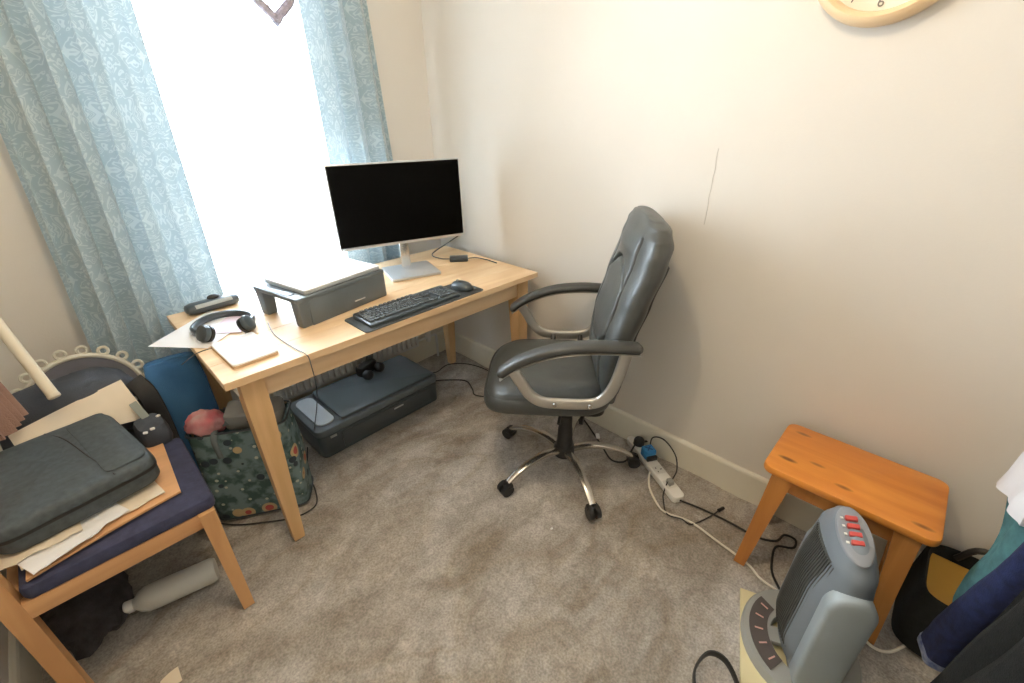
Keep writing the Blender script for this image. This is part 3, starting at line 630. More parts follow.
# local x: along the slab (+x toward the camera), local y: grille side is -y
rg = []
for k in range(48):
    a = 2*PI*k/48; rg.append((a, 0.155*math.cos(a), 0.125*math.sin(a)))
bs = B()
outer = [(0.165*math.cos(a), 0.150*math.sin(a)) for a, _, _ in rg]; inner = [(0.088*math.cos(a)+0.01, 0.076*math.sin(a)) for a, _, _ in rg]
bs.loft([[(x, y, 0) for x, y in outer], [(x, y, 0.022) for x, y in outer], [(x*0.97, y*0.97, 0.030) for x, y in outer], [(x*1.04, y*1.04, 0.032) for x, y in inner], [(x, y, 0.026) for x, y in inner], [(x, y, 0) for x, y in inner], [(x, y, 0) for x, y in outer]], caps=False)
obj('base_ring', bs, M_greyb, he)
obj('base_bridge', B().box((0, 0, 0.02), (0.24, 0.075, 0.034), 0.008).box((0.0, -0.085, 0.022), (0.05, 0.09, 0.018), 0.005), M_greyb, he)
dl = B(); top = []; 
for k in range(17):
    a = R(222+k*96/16); top.append((a,))
dl.loft([[(0.098*math.cos(a)*1.05, 0.084*math.sin(a), 0.0315), (0.146*math.cos(a)*1.02, 0.132*math.sin(a), 0.0305), (0.146*math.cos(a)*1.02, 0.132*math.sin(a), 0.0345), (0.098*math.cos(a)*1.05, 0.084*math.sin(a), 0.0350)] for (a,) in top])
dial = obj('dial_plate', dl, mat('dial_brown_grey', (0.10, 0.085, 0.08), 0.5, var=0.1), he)
for k in range(5):
    a = R(231+k*19.5); obj('tick', B().box((0.120*math.cos(a)*1.03, 0.107*math.sin(a), 0.0352), (0.022, 0.004, 0.002), rot=(0, 0, a)), mat('tick_pink', (0.75, 0.45, 0.40), 0.5, var=0.03), dial)
TILT = R(0)
# body: rounded slab, lens-shaped section, dome top
def brow(z):
    return interp([(0.05, 0.110), (0.10, 0.124), (0.36, 0.124), (0.44, 0.118), (0.485, 0.092), (0.508, 0.045)], z), interp([(0.05, 0.060), (0.12, 0.074), (0.32, 0.070), (0.44, 0.052), (0.49, 0.034), (0.508, 0.012)], z)
rings = []
for i in range(40):
    z = 0.05+0.458*i/39; hx, hy = brow(z)
    rings.append([(hx*math.copysign(abs(math.cos(q))**0.75, math.cos(q)), hy*math.copysign(abs(math.sin(q))**0.9, math.sin(q))-0.0, z) for q in [2*PI*j/40 for j in range(40)]])
obj('body', B().loft(rings), M_grey1, he)
gr = obj('grille', B().grid(lambda u, v: (-0.095+0.19*u, -brow(0.08+0.36*v)[1]*(1-abs(2*u-1)**3*0.45)-0.002, 0.08+0.36*v), 20, 20, 0.006), M_grille, he)
for k in range(24):
    x = -0.090+0.180*k/23; uu = (x+0.095)/0.19
    obj('grille_bar', B().sweep([(x, -brow(0.085+0.35*q/12)[1]*(1-abs(2*uu-1)**3*0.45)-0.0022, 0.085+0.35*q/12) for q in range(13)], [(-0.0014, -0.002), (0.0014, -0.002), (0.0014, 0.002), (-0.0014, 0.002)], upv=(0, 1, 0)), M_grille, gr)
for sx in (-1, 1):
    # capsule-shaped side arm rising from the base
    cap = []
    for q in range(36):
        a = 2*PI*q/36; cap.append((0.052*math.cos(a), 0.056*math.sin(a)+(0.355 if math.sin(a) >= 0 else 0.075)))
    rr = [[(sx*xo*(1.0 if sx > 0 else 0.72), y*s_, 0.2+(z-0.2)*(1-(1-s_)*0.33)) for y, z in cap] for xo, s_ in ((0.100, 1.0), (0.126, 1.0), (0.131, 0.98), (0.135, 0.92), (0.138, 0.80), (0.140, 0.5), (0.1405, 0.2))]
    sa = obj('side_arm', B().loft(rr), M_grey2, he, angle=60)
    obj('pivot_screw', B().cyl((sx*0.09, 0, 0.345), (sx*(0.1395 if sx > 0 else 0.10), 0, 0.345), 0.006, n=10), M_black, sa)
cp = obj('control_panel', B().lathe([(1.0, 0), (0.98, 0.004), (0.9, 0.007), (0.2, 0.008)], 36, T((0.018, -0.006, 0.4955), (R(8), R(9), 0)) @ Matrix.Diagonal((0.082, 0.036, 1, 1))), mat('panel_grey', (0.27, 0.29, 0.32), 0.4, var=0.04), he)
for k in range(4):
    x = -0.020+0.022*k
    w_ = obj('rocker_switch', B().box((x, -0.008, 0.5065-0.16*(x-0.018)), (0.013, 0.026, 0.010), 0.003, rot=(R(10), R(8), 0)), M_red, cp)
    obj('mark', B().box((x, -0.027, 0.503-0.16*(x-0.018)), (0.006, 0.006, 0.002)), M_white, cp)
obj('cord', B().tube([(-0.06, 0.05, 0.02), (-0.12, 0.10, 0.0), (-0.16, 0.16, -0.004), (-0.22, 0.18, -0.003), (-0.30, 0.20, -0.003)], 0.0042, 8, 5), M_whcable, he)

# ------------------------------------------------------------------ power strip, plugs, cables
ps = thing('power_strip', 'white power strip along the baseboard of the right wall', 'power strip', (-0.118, -1.58, 0), R(-120.5))
obj('body', B().rbox((0, 0, 0.016), (0.40, 0.056, 0.032), 0.02, 0.006), M_white, ps)
for k in range(4):
    x = -0.13+0.085*k
    so = obj('socket', B().rbox((x, 0, 0.0325), (0.046, 0.046, 0.002), 0.006, 0.0008), mat('socket_white', (0.74, 0.73, 0.69), 0.35, var=0.02), ps)
    for dx, dy, a, c_ in ((0.0, 0.011, 0.004, 0.009), (0.011, -0.008, 0.007, 0.004), (-0.011, -0.008, 0.007, 0.004)):
        obj('slot', B().box((x+dx, dy, 0.0335), (a, c_, 0.001)), M_black, so)
g1 = thing('black_plug', 'black plug in the far end of the white power strip', 'plug', (-0.052, -1.468, 0.033), R(-120.5))
obj('housing', B().lathe([(0.018, 0), (0.025, 0.004), (0.024, 0.026), (0.019, 0.034), (0.006, 0.036)], 18), M_black, g1)
obj('strain_relief', B().cyl((0, 0.02, 0.012), (0, 0.048, 0.008), 0.006, 0.004, 8), M_black, g1)
g2 = thing('blue_plug', 'blue plug adaptor on the white power strip', 'plug', (-0.093, -1.538, 0.033), R(-120.5))
obj('housing', B().rbox((0, 0, 0.022), (0.05, 0.052, 0.044), 0.008, 0.005), M_blueplug, g2)
for a in (45, -45): obj('cross_mark', B().box((0, 0, 0.0445), (0.034, 0.006, 0.0015), rot=(0, 0, R(a))), mat('dark_blue_mark', (0.015, 0.08, 0.25), 0.5, var=0.05), g2)
obj('collar', B().rbox((0.030, 0, 0.012), (0.014, 0.05, 0.022), 0.004, 0.003), M_black, g2)
g3 = thing('grey_plug', 'small grey plug at the near end of the white power strip', 'plug', (-0.182, -1.688, 0.033), R(-120.5))
obj('housing', B().box((0, 0, 0.011), (0.028, 0.024, 0.022), 0.005), M_greyb, g3)
def cable(label, pts, r, m, k=6, cat='cable', name='cable'):
    return tag(obj(name, B().tube(pts, r, 7, k), m), label, cat)
cable('white cable running from the power strip towards the heater', [(-0.150, -1.585, 0.016), (-0.19, -1.60, 0.006), (-0.24, -1.634, 0.005), (-0.295, -1.70, 0.005), (-0.305, -1.745, 0.005), (-0.282, -1.83, 0.005), (-0.30, -1.95, 0.005), (-0.315, -2.045, 0.005), (-0.345, -2.10, 0.006), (-0.36, -2.16, 0.014)], 0.0042, M_whcable)
cable('thin black cable arching over the power strip', [(-0.07, -1.53, 0.06), (-0.03, -1.52, 0.09), (-0.022, -1.57, 0.10), (-0.05, -1.64, 0.075), (-0.11, -1.68, 0.055), (-0.170, -1.69, 0.048)], 0.0028, M_blcable)
cable('thin black cable with a plug end curling in front of the power strip', [(-0.190, -1.680, 0.045), (-0.222, -1.685, 0.010), (-0.253, -1.70, 0.005), (-0.31, -1.745, 0.006), (-0.30, -1.80, 0.013), (-0.293, -1.835, 0.006), (-0.21, -1.87, 0.005), (-0.152, -1.885, 0.006)], 0.0026, M_blcable)
tag(obj('cable_connector', B().cyl((-0.155, -1.884, 0.007), (-0.128, -1.893, 0.007), 0.007, 0.006, 10), M_black), 'small black connector at the end of the thin cable near the stool', 'connector')
cable('black cable from the near end of the power strip looping under the stool', [(-0.218, -1.752, 0.014), (-0.19, -1.84, 0.005), (-0.18, -1.95, 0.005), (-0.18, -2.03, 0.005), (-0.15, -2.09, 0.006), (-0.10, -2.105, 0.006), (-0.095, -2.14, 0.006), (-0.14, -2.145, 0.008), (-0.18, -2.10, 0.012), (-0.24, -2.105, 0.007), (-0.30, -2.125, 0.006), (-0.365, -2.175, 0.013)], 0.0040, M_blcable)
cable('black cable on the carpet under the office chair', [(-0.03, -1.06, 0.01), (-0.04, -1.14, 0.006), (-0.10, -1.25, 0.006), (-0.155, -1.34, 0.006), (-0.20, -1.42, 0.006), (-0.17, -1.47, 0.01), (-0.11, -1.465, 0.03), (-0.08, -1.462, 0.04)], 0.0042, M_blcable)
tag(obj('cable_tag', B().rbox((-0.115, -1.285, 0.016), (0.034, 0.018, 0.010), 0.004, 0.003, rot=(0, 0, R(40))), M_white), 'small white clip on the cable under the office chair', 'clip')
cable('black cable along the carpet right of the printer', [(-0.42, -0.30, 0.02), (-0.34, -0.30, 0.006), (-0.27, -0.36, 0.006), (-0.22, -0.43, 0.006), (-0.25, -0.52, 0.006), (-0.28, -0.58, 0.006), (-0.23, -0.66, 0.006), (-0.14, -0.74, 0.006), (-0.06, -0.92, 0.008), (-0.03, -1.06, 0.01)], 0.0036, M_blcable)
cable('thin black cable in the corner behind the desk', [(-0.36, -0.20, 0.03), (-0.28, -0.22, 0.006), (-0.18, -0.20, 0.006), (-0.10, -0.26, 0.006), (-0.055, -0.38, 0.006), (-0.06, -0.55, 0.006), (-0.13, -0.66, 0.006)], 0.003, M_blcable)
cable('thin black cable looping around the front left desk leg', [(-1.56, -0.50, 0.006), (-1.50, -0.575, 0.005), (-1.42, -0.64, 0.005), (-1.33, -0.70, 0.005), (-1.25, -0.70, 0.006), (-1.215, -0.62, 0.006), (-1.20, -0.53, 0.007), (-1.17, -0.44, 0.01), (-1.13, -0.36, 0.03)], 0.003, M_blcable)
cable('thin dark cable hanging over the front edge of the desk', [(-1.18, -0.50, 0.733), (-1.20, -0.62, 0.733), (-1.195, -0.76, 0.733), (-1.185, -0.838, 0.732), (-1.18, -0.846, 0.70), (-1.17, -0.80, 0.55), (-1.14, -0.56, 0.25), (-1.10, -0.44, 0.19)], 0.0016, M_slate2)
cable('white cable curling on the carpet behind the heater', [(-0.36, -2.335, 0.08), (-0.335, -2.36, 0.03), (-0.345, -2.405, 0.006), (-0.33, -2.445, 0.006), (-0.27, -2.48, 0.006), (-0.255, -2.49, 0.006)], 0.0045, M_whcable)
tag(obj('strap', B().sweep(spline([(-0.83, -2.09, 0.010), (-0.775, -2.062, 0.022), (-0.715, -2.072, 0.034), (-0.700, -2.115, 0.034), (-0.735, -2.165, 0.022), (-0.79, -2.19, 0.012)], 6), ell(0.0035, 0.012, 10, 4)), M_blcable), 'flat black strap looped on the carpet at the bottom edge', 'strap')

# ------------------------------------------------------------------ wall clock
ck = thing('wall_clock', 'round wooden wall clock with a cream face high on the right wall', 'clock', (0, -1.890, 1.762))
Rm = Matrix.Rotation(R(-90), 4, 'Y')   # local z of lathe -> -x
obj('rim', B().lathe([(0.166, 0.0), (0.170, 0.006), (0.169, 0.034), (0.161, 0.047), (0.152, 0.050), (0.143, 0.044), (0.138, 0.024), (0.138, 0.0)], 64, Rm), M_clockw, ck)
fc = obj('face', B().lathe([(0.1395, 0.002), (0.1395, 0.016)], 64, Rm), mat('cream_clock_face', (0.88, 0.85, 0.74), 0.5, var=0.01), ck)
for h in range(1, 13):
    a = R(90-30*h); cu = bpy.data.curves.new('numeral', 'FONT'); cu.body = str(h); cu.size = 0.030; cu.align_x = 'CENTER'; cu.align_y = 'CENTER'; cu.extrude = 0.0006
    tmp = bpy.data.objects.new('tmp', cu); C.objects.link(tmp); dg = bpy.context.evaluated_depsgraph_get(); me = bpy.data.meshes.new_from_object(tmp.evaluated_get(dg)); bpy.data.objects.remove(tmp)
    me.materials.clear(); me.materials.append(mat('numeral_grey', (0.22, 0.2, 0.17), 0.6, var=0.05)); no = bpy.data.objects.new('numeral', me); C.objects.link(no); no.parent = fc
    # viewer looks toward +x: right of the face is -y
    no.matrix_local = Matrix(((0, 0, -1, -0.0168), (-1, 0, 0, -0.120*math.cos(a)), (0, 1, 0, 0.120*math.sin(a)), (0, 0, 0, 1)))
for L_, a_, wd in ((0.062, 60, 0.006), (0.088, -20, 0.004)):
    a = R(a_); obj('hand', B().box((-0.019, -math.cos(a)*L_*0.45, math.sin(a)*L_*0.45), (0.0015, L_, wd), rot=(-a, 0, 0)) if False else B().cyl((-0.019, 0, 0), (-0.019, -math.cos(a)*L_, math.sin(a)*L_), wd/2, wd/4, 6), M_black, ck)

# ------------------------------------------------------------------ dining chair on the left
dc = thing('dining_chair', 'beech dining chair with a navy seat against the left wall', 'chair', (-1.765, -0.745, 0))
def post(x, y, z0, z1, h, lean0=0.0, lean=0.0, tp=1.0):
    rings = []
    for k in range(9):
        z = z0+(z1-z0)*k/8; xx = x-lean*max(0, z-0.45)**1.3; hh = h*(tp+(1-tp)*min(1, z/0.4))
        rings.append([(xx+a*hh, y+c_*hh, z) for a, c_ in ((-1, -1), (1, -1), (1, 1), (-1, 1))])
    return B().loft(rings)
for sy in (-1, 1):
    obj('back_leg', post(-0.205, sy*0.165-0.005, 0, 0.95, 0.019, 0, 0.16), M_beechz, dc, smooth=False)
    obj('front_leg', post(0.185, sy*0.185, 0, 0.425, 0.020, tp=0.8), M_beechz, dc, smooth=False)
    obj('side_rail', B().box((-0.018, sy*0.176, 0.395), (0.385, 0.024, 0.052), 0.003), M_beech, dc)
for x in (-0.2, 0.185): obj('cross_rail', B().box((x, 0, 0.395), (0.022, 0.33, 0.052), 0.003), M_beechz, dc)
obj('seat', B().rbox((0.018, 0, 0.442), (0.395, 0.385, 0.042), 0.02, 0.012), M_navyseat, dc)
obj('top_rail', B().box((-0.277, -0.005, 0.90), (0.02, 0.33, 0.075), 0.006), M_beechz, dc)
for y in (-0.09, 0.0, 0.09): obj('back_slat', B().box((-0.243, y, 0.68), (0.014, 0.035, 0.40), 0.004, rot=(0, R(-10), 0)), M_beechz, dc)

def sheet(name, label, cat, fn, nu, nv, m, th):
    return tag(obj(name, B().grid(fn, nu, nv, th), m, angle=70), label, cat)
# stack on the seat
sheet('card_folder', 'orange-brown card folder lying flat on the navy chair seat', 'folder', lambda u, v: (-1.925+0.315*u+0.012*v, -0.925+0.36*v+0.10*u*(1-v)*0.6, 0.474+0.004*math.sin(3*u)), 10, 8, M_board, 0.006)
for k, (x, y, z, a, wx, wy, lab) in enumerate([(-1.80, -0.775, 0.4815, 9, 0.29, 0.20, 'crumpled cream paper on top of the card folder under the laptop bag'), (-1.855, -0.80, 0.488, 22, 0.20, 0.22, 'creased white paper sticking out under the laptop bag'), (-1.90, -0.765, 0.495, 4, 0.16, 0.22, 'yellowish paper at the back corner under the laptop bag')]):
    ca, sa_ = math.cos(R(a)), math.sin(R(a))
    def fn(u, v, x=x, y=y, z=z, ca=ca, sa_=sa_, wx=wx, wy=wy, k=k):
        lx, ly = (u-0.5)*wx, (v-0.5)*wy+0.01*nz(u*6, k, 3)
        return (x+lx*ca-ly*sa_, y+lx*sa_+ly*ca, z+0.004*nz(u*5, v*5, k*3.3)+0.003)
    sheet('loose_paper', lab, 'paper', fn, 16, 12, [M_cream, M_paper, M_cream][k], 0.002)
lb = thing('laptop_bag', 'black nylon laptop bag lying on papers on the chair', 'bag', (-1.822, -0.642, 0.500), R(10))
def bagring(sx, sy, z): return [(a*sx, c_*sy, z+0.006*nz(a*9, c_*9, 2.0)) for a, c_ in ell(0.168, 0.200, 52, 9)]
obj('body', B().loft([bagring(0.96, 0.97, 0.0), bagring(1, 1, 0.010), bagring(1.0, 1.0, 0.055), bagring(0.99, 0.99, 0.068), bagring(0.96, 0.97, 0.075), bagring(0.85, 0.88, 0.080), bagring(0.4, 0.5, 0.083), bagring(0.1, 0.1, 0.083)]), M_bagblk, lb, angle=60)
obj('zip', B().sweep([(a*1.002, c_*1.002, 0.046) for a, c_ in ell(0.168, 0.200, 52, 9)], [(-0.002, -0.004), (0.002, -0.004), (0.002, 0.004), (-0.002, 0.004)], closed=True), M_black, lb)
obj('seam', B().tube([(0.02, 0.19, 0.077), (0.045, 0.10, 0.082), (0.06, -0.06, 0.082), (0.075, -0.188, 0.077)], 0.0022, 6, 5), M_black, lb)
obj('flap', B().rbox((0.108, 0.0, 0.081), (0.09, 0.35, 0.006), 0.02, 0.002), M_bagblk, lb)
obj('handle', B().tube([(0.12, 0.195, 0.04), (0.115, 0.215, 0.045), (0.07, 0.222, 0.04), (0.02, 0.215, 0.042), (0.015, 0.195, 0.04)], 0.009, 8, 5), M_bagblk, lb)
# cardboard sheet leaning between bag and rucksack
P00, P10, P01, P11 = Vector((-1.90, -0.455, 0.55)), Vector((-1.60, -0.470, 0.52)), Vector((-1.905, -0.425, 0.597)), Vector((-1.625, -0.385, 0.642))
sheet('cardboard_sheet', 'pale cardboard sheet leaning behind the black laptop bag', 'cardboard', lambda u, v: tuple((P00*(1-u)+P10*u)*(1-v)+(P01*(1-u)+P11*u)*v+Vector((0, 0.006*math.sin(u*3), 0))), 10, 8, M_cream, 0.003)
# small pouch with strap and pale buckles at the far front corner of the seat
po = thing('black_pouch', 'small black pouch with pale buckles between laptop bag and floral bag', 'pouch', (-1.608, -0.525, 0.464), R(6))
obj('body', B().loft([[(a*s_, c_*s_, z+0.006*nz(a*20, c_*20)) for a, c_ in ell(0.042, 0.060, 24, 4)] for z, s_ in ((0, 0.9), (0.015, 1.0), (0.05, 0.97), (0.068, 0.8), (0.072, 0.3))]), M_ruck, po)
obj('strap', B().box((-0.004, 0.045, 0.098), (0.022, 0.004, 0.062), 0.001, 1, rot=(R(-28), R(-12), 0)), mat('grey_green_webbing', (0.30, 0.33, 0.29), 0.8, var=0.05), po)
for (x, y, z) in ((-0.024, -0.052, 0.066), (0.030, 0.012, 0.071), (-0.004, -0.050, 0.069)): obj('buckle', B().rbox((x, y, z), (0.013, 0.009, 0.006), 0.003, 0.002, rot=(0.2, 0.1, x*20)), M_white, po)

# rucksack standing on the floor between the chair and the window wall
rk = thing('rucksack', 'dark rucksack standing between the chair and the window wall', 'rucksack', (-1.765, -0.315, 0), R(-2))
def rr_(s_, z, dx=0.0): return [(a*s_+0.006*nz(a*9, c_*9, z*7), c_*s_+dx, z+0.012*nz(a*7, c_*7, z*3)) for a, c_ in ell(0.185, 0.095, 40, 2.8)]
obj('body', B().loft([rr_(0.9, 0.0), rr_(1, 0.03), rr_(1.0, 0.3), rr_(0.98, 0.5), rr_(0.94, 0.58), rr_(0.82, 0.635), rr_(0.6, 0.662), rr_(0.25, 0.672)]), M_ruck, rk, angle=70)
obj('zip', B().tube([(-0.150, -0.072, 0.40), (-0.12, -0.088, 0.46), (0, -0.096, 0.48), (0.12, -0.088, 0.46), (0.150, -0.072, 0.40)], 0.0045, 6, 6), M_black, rk)
for sx in (1,): obj('shoulder_strap', B().sweep(spline([(sx*0.11+0.06, -0.07, 0.63), (sx*0.11+0.08, -0.105, 0.58), (sx*0.11+0.085, -0.112, 0.45), (sx*0.11+0.08, -0.112, 0.30)], 5), ell(0.028, 0.006, 10, 3), upv=(0, -1, 0)), M_black, rk)
obj('reflector', B().box((0.14, -0.098, 0.575), (0.06, 0.003, 0.014), 0.001, 1, rot=(R(-25), 0, R(14))), M_greyb, rk)
# round dish with looped cream rim leaning on the wall behind the rucksack
ds = thing('round_dish', 'round dark dish with a cream looped rim leaning on the wall behind the rucksack', 'dish', (-1.725, -0.168, 0.515))
Rd = Matrix.Rotation(R(78), 4, 'X')
obj('plate', B().lathe([(0.02, -0.012), (0.11, -0.010), (0.150, 0.002), (0.158, 0.008), (0.150, 0.010), (0.10, 0.0), (0.02, -0.004)], 48, Rd), M_mirror, ds)
rim = obj('rim', B().tube([Rd @ Vector((0.158*math.cos(2*PI*k/40), 0.158*math.sin(2*PI*k/40), 0.008)) for k in range(40)], 0.009, 8, 2, True), mat('cream_enamel', (0.72, 0.70, 0.60), 0.5, var=0.04), ds)
for k in range(20):
    a = 2*PI*k/20+0.1; c_ = Vector((0.176*math.cos(a), 0.176*math.sin(a), 0.008))
    obj('loop', B().tube([Rd @ (c_+Vector((0.0135*math.cos(q), 0.0135*math.sin(q), 0))) for q in [2*PI*j/10 for j in range(10)]], 0.0055, 6, 2, True), MATS['cream_enamel'], rim)
dsh = B().lathe([(0.012, 0.0), (0.013, 0.002), (0.004, 0.003)], 12, Rd @ Matrix.Translation((-0.02, 0.085, 0.0)))
obj('pale_mark', B().box((-0.02, -0.008, 0.09), (0.035, 0.004, 0.012), 0.002, rot=(R(-12), R(20), 0)).box((-0.012, -0.008, 0.078), (0.012, 0.004, 0.03), 0.002, rot=(R(-12), R(-15), 0)), mat('pale_spot_grey', (0.42, 0.42, 0.44), 0.6, var=0.05), ds)  # two small pale bars on the plate
tag(obj('storage_box', B().box((-1.725, -0.168, 0.165), (0.26, 0.07, 0.33), 0.004), M_ruck), 'narrow dark box behind the rucksack holding up the round dish', 'box')
# pole leaning on the window wall, towel hanging beside it
pl2 = thing('leaning_pole', 'cream wooden pole leaning in the corner left of the curtain', 'pole', (-1.775, -0.462, 0.684))
pd = Vector((-0.138, 0.435, 0.783)).normalized()
obj('shaft', B().cyl((0, 0, 0), pd*0.90, 0.0145, n=14, bev=0.003), mat('cream_painted_wood', (0.74, 0.66, 0.50), 0.45, var=0.05, vscale=10), pl2)
obj('end_cap', B().cyl(-pd*0.002, pd*0.012, 0.0155, n=14, bev=0.003), mat('pale_wood_cap', (0.70, 0.62, 0.48), 0.5, var=0.05), pl2)
tw = thing('hanging_towel', 'brown towel with haze painted grey on its upper part, hanging over the chair back in the corner', 'towel', (-1.885, -0.52, 0.62))
def twf(u, v, z0=0.0, z1=1.0):
    y = -0.03+0.13*u; z = 0.03+0.42*(z0+(z1-z0)*v)
    return (-0.018*math.sin(u*2*PI*4.5)-0.12*z+0.035*u, y, z)
obj('brown_band', B().grid(lambda u, v: twf(u, v, 0, 0.35), 50, 10, 0.006), M_towel, tw)
obj('haze_band', B().grid(lambda u, v: twf(u, v, 0.35, 1.0), 50, 10, 0.006), M_towel2, tw)  # upper part of the same towel, haze in its colour

# floral shopping bag and its contents
mat('grey_strap', (0.16, 0.19, 0.20), 0.8, var=0.1)
fb = thing('floral_bag', 'floral print shopping bag on the carpet behind the front left desk leg', 'bag', (-1.365, -0.52, 0), R(-30))
def fr_(sx, sy, z, sg=0.0): return [(a*sx+0.010*nz(a*8, z*6, 1)*min(1, z*10), c_*sy+0.012*nz(a*6+3, c_*6, z*5)*min(1, z*10), z-sg*(a/0.16)**2*0.0) for a, c_ in ell(0.165, 0.085, 48, 7)]
obj('body', B().loft([fr_(0.97, 0.95, 0.003), fr_(1, 1, 0.012), fr_(1.01, 1.05, 0.12), fr_(1.0, 1.02, 0.24), fr_(0.99, 0.95, 0.41), fr_(0.965, 0.90, 0.412), fr_(0.96, 0.92, 0.37)], caps=False).add([(a*0.96, c_*0.92, 0.37) for a, c_ in ell(0.165, 0.085, 48, 7)], [tuple(range(48))]).add([(a*0.97, c_*0.95, 0.003) for a, c_ in ell(0.165, 0.085, 48, 7)], [tuple(range(48))]), M_floral, fb, angle=60)
obj('rim_binding', B().tube([(a*0.99, c_*0.94, 0.411) for a, c_ in ell(0.165, 0.085, 48, 7)], 0.004, 6, 1, True), M_slate2, fb)
obj('base_binding', B().tube([(a*1.0, c_*1.0, 0.012) for a, c_ in ell(0.165, 0.085, 48, 7)], 0.004, 6, 1, True), M_slate2, fb)
for sy in (-1, 1): obj('handle', B().sweep(spline([(-0.07, sy*0.086, 0.31), (-0.068, sy*0.09, 0.40), (-0.05, sy*0.05, 0.428), (0.05, sy*0.05, 0.428), (0.068, sy*0.09, 0.40), (0.07, sy*0.086, 0.31)], 5), ell(0.010, 0.002, 8, 3), upv=(0, 1, 0)), MATS['grey_strap'], fb)
def crumple(cx_, cy_, cz_, rx, ry, rz, seed, rz0=0.0):
    bm = bmesh.new(); bmesh.ops.create_icosphere(bm, subdivisions=4, radius=1)
    for v in bm.verts:
        n_ = v.co.normalized(); k = 1+0.22*nz(n_.x*2.2+seed, n_.y*2.2, n_.z*2.2)+0.10*nz(n_.x*6+seed, n_.y*6, n_.z*6)-0.08*abs(nz(n_.x*9, n_.y*9+seed, n_.z*9))
        v.co = Vector((n_.x*rx*k, n_.y*ry*k, max(-0.75*rz, n_.z*rz*k)))
    return B().addbm(bm, T((cx_, cy_, cz_), (0, 0, rz0)))
pk = tag(obj('pink_cloth', crumple(-1.468, -0.50, 0.435, 0.065, 0.05, 0.05, 3.0, R(-30)), M_pink, angle=70), 'crumpled pink and red cloth in the top of the floral bag', 'cloth')
gp = tag(obj('grey_parcel', B().rbox((-1.318, -0.545, 0.425), (0.19, 0.10, 0.07), 0.02, 0.012, rot=(R(10), R(4), R(-30))), mat('grey_parcel_paper', (0.30, 0.31, 0.30), 0.75, var=0.06)), 'grey wrapped parcel in the top of the floral bag', 'parcel')
# blue bag under the left end of the desk
bb_ = thing('blue_bag', 'plain blue fabric bag standing under the left end of the desk', 'bag', (-1.480, -0.255, 0), R(-4))
def br_(sx, sy, z): return [(a*sx+0.008*nz(a*8, z*6, 4), c_*sy+0.010*nz(a*6+3, c_*6, z*5+2), z) for a, c_ in ell(0.092, 0.095, 40, 4)]
obj('body', B().loft([br_(0.95, 0.95, 0), br_(1, 1, 0.02), br_(1, 1, 0.4), br_(0.98, 0.95, 0.52), br_(0.92, 0.80, 0.575), br_(0.85, 0.5, 0.60), br_(0.8, 0.2, 0.605)]), M_bluecl, bb_, angle=60)
obj('seam', B().tube([(-0.07, 0, 0.604), (0.0, 0.004, 0.606), (0.07, 0, 0.604)], 0.004, 6, 4), M_bluecl, bb_)

# bottle under the dining chair
bt = thing('water_bottle', 'white frosted plastic bottle lying on the carpet under the dining chair', 'bottle', (-1.735, -0.735, 0.043), R(-12))
obj('body', B().lathe([(0.010, 0), (0.036, 0.002), (0.041, 0.012), (0.040, 0.05), (0.041, 0.055), (0.041, 0.16), (0.040, 0.19), (0.032, 0.21), (0.019, 0.222), (0.017, 0.23)], 26, Matrix.Translation((0.125, 0, 0)) @ Matrix.Rotation(R(-90), 4, 'Y')), M_bottle, bt)
obj('cap', B().lathe([(0.019, 0.226), (0.020, 0.23), (0.020, 0.247), (0.017, 0.250)], 20, Matrix.Translation((0.125, 0, 0)) @ Matrix.Rotation(R(-90), 4, 'Y')), M_white, bt)
# dark things in the shade under the chair by the wall
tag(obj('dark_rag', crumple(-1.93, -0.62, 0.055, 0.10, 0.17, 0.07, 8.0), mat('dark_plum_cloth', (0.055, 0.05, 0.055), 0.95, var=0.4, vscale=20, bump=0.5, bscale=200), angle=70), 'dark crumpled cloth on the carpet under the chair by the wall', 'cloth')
# scraps on the carpet
sc = tag(obj('paper_scrap', B().grid(lambda u, v: (-1.83+0.045*u, -1.05+0.05*v+0.01*u, 0.006+0.004*math.sin(u*3)), 4, 4, 0.001), M_cream), 'cream paper scrap on the carpet at the bottom edge', 'paper')
for x, y in ((-0.70, -1.50), (-0.63, -1.36)):
    pass
tag(obj('fluff_speck', B().sphere((-0.676, -1.462, 0.006), 0.007, 8, (1, 0.6, 0.6)), M_paper), 'tiny white speck on the carpet in front of the office chair', 'scrap')

# ------------------------------------------------------------------ right hand corner: black bag, laundry
kb_ = thing('black_bag', 'open black bag holding a yellow folder behind the stool', 'bag', (-0.155, -2.60, 0), R(0))
def kr(sx, sy, z): return [(a*sx+0.006*nz(a*9, z*8, 1), c_*sy+0.006*nz(c_*9, z*8, 5), z+0.008*nz(a*8, c_*8, 7)*(1 if z > 0.1 else 0)) for a, c_ in ell(0.135, 0.165, 44, 5)]
obj('body', B().loft([kr(0.95, 0.95, 0.004), kr(1, 1, 0.015), kr(1.02, 1.02, 0.12), kr(1, 1, 0.21), kr(0.93, 0.94, 0.222), kr(0.86, 0.89, 0.21), kr(0.84, 0.87, 0.05), kr(0.4, 0.4, 0.045), kr(0.05, 0.05, 0.045)]), M_blkcl, kb_, angle=60)
obj('handle', B().tube([(0.10, -0.10, 0.21), (0.105, -0.08, 0.27), (0.10, 0.05, 0.275), (0.10, 0.09, 0.21)], 0.009, 8, 5), M_black, kb_)
yf = tag(obj('yellow_folder', B().box((-0.155, -2.575, 0.160), (0.20, 0.26, 0.030), 0.004, rot=(R(4), R(-14), R(4))), M_ochre), 'ochre yellow folder lying in the open black bag', 'folder')
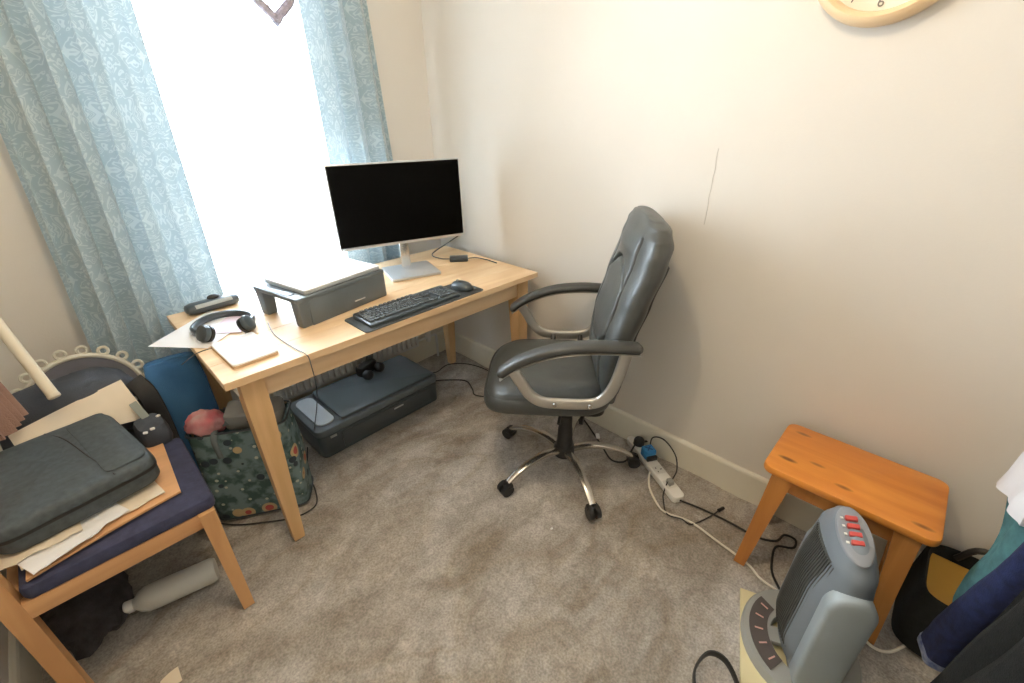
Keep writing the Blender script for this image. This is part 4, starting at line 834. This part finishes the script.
ar = thing('clothes_airer', 'white wire clothes airer carrying laundry at the right edge', 'airer', (-0.55, -2.60, 0))
obj('rail', B().cyl((-0.42, 0.04, 0.87), (0.46, 0.04, 0.87), 0.007, n=10), M_white, ar)
for sx in (-0.42, 0.46): obj('side_frame', B().tube([(sx, 0.04, 0.87), (sx, -0.10, 0.87), (sx, -0.36, 0.86), (sx, -0.38, 0.80), (sx, -0.38, 0.005), (sx, -0.30, 0.005)], 0.008, 8, 3), M_white, ar)
def hang(x0, x1, yf, zb, zt, folds, amp, th, seed, nu=36, nv=24):
    def fn(u, v):
        x = x0+(x1-x0)*u; z = zb(u)+(zt-zb(u))*v
        return (x+0.01*nz(u*4, v*4, seed), yf(u, v)+amp*(1-0.5*v)*math.sin(folds*2*PI*u+1.5*nz(u*2, v*1.5, seed))+0.012*nz(u*5, v*4, seed+3), z)
    return B().grid(fn, nu, nv, th)
def lerp(tab): return lambda u: interp(tab, u)
tag(obj('black_garment', hang(-0.93, -0.515, lambda u, v: -2.495-0.04*v, lambda u: 0.05+0.02*math.sin(u*7), 0.86, 4, 0.028, 0.016, 5.0), M_blkcl, angle=70), 'black fleece garment hanging nearest at the right edge of the picture', 'clothing')
tag(obj('teal_towel', hang(-0.50, -0.14, lambda u, v: -2.515-0.02*v, lerp([(0, 0.40), (0.45, 0.255), (0.55, 0.262), (1.0, 0.60)]), 0.86, 2.2, 0.010, 0.012, 2.0), M_teal, angle=70), 'teal towel hanging at the right edge behind the navy trousers', 'towel')
nv = thing('navy_trousers', 'navy blue trousers with a pale frayed hem hanging beside the teal towel', 'trousers', (-0.482, -2.475, 0.250))
nvp = spline([(0.0, 0.0, 0.0), (0.005, -0.004, 0.10), (0.008, -0.02, 0.25), (0.02, -0.04, 0.42), (0.03, -0.055, 0.63)], 6)
obj('leg', B().loft([[(p_.x+a*(1+0.06*nz(k*0.5)), p_.y+c_*(1+0.1*nz(k*0.4, 3))+0.006*math.sin(a*70+k*0.2), p_.z) for a, c_ in ell(0.040, 0.024, 28, 3)] for k, p_ in enumerate(nvp)]), M_navy, nv)
obj('hem', B().loft([[(a*s_, c_*s_*1.04+0.006*math.sin(a*70), z) for a, c_ in ell(0.040, 0.024, 28, 3)] for z, s_ in ((-0.004, 0.95), (-0.002, 1.03), (0.012, 1.04), (0.016, 1.03))]), mat('pale_frayed_hem', (0.42, 0.48, 0.62), 0.9, col2=(0.10, 0.14, 0.32), vscale=60), nv)
tag(obj('white_cloth', hang(-0.44, -0.145, lambda u, v: -2.485-0.03*v, lambda u: 0.655-0.10*u, 0.88, 1.5, 0.008, 0.010, 8.0), M_whtcl, angle=70), 'white cotton cloth hanging over the teal towel at the right edge', 'cloth')
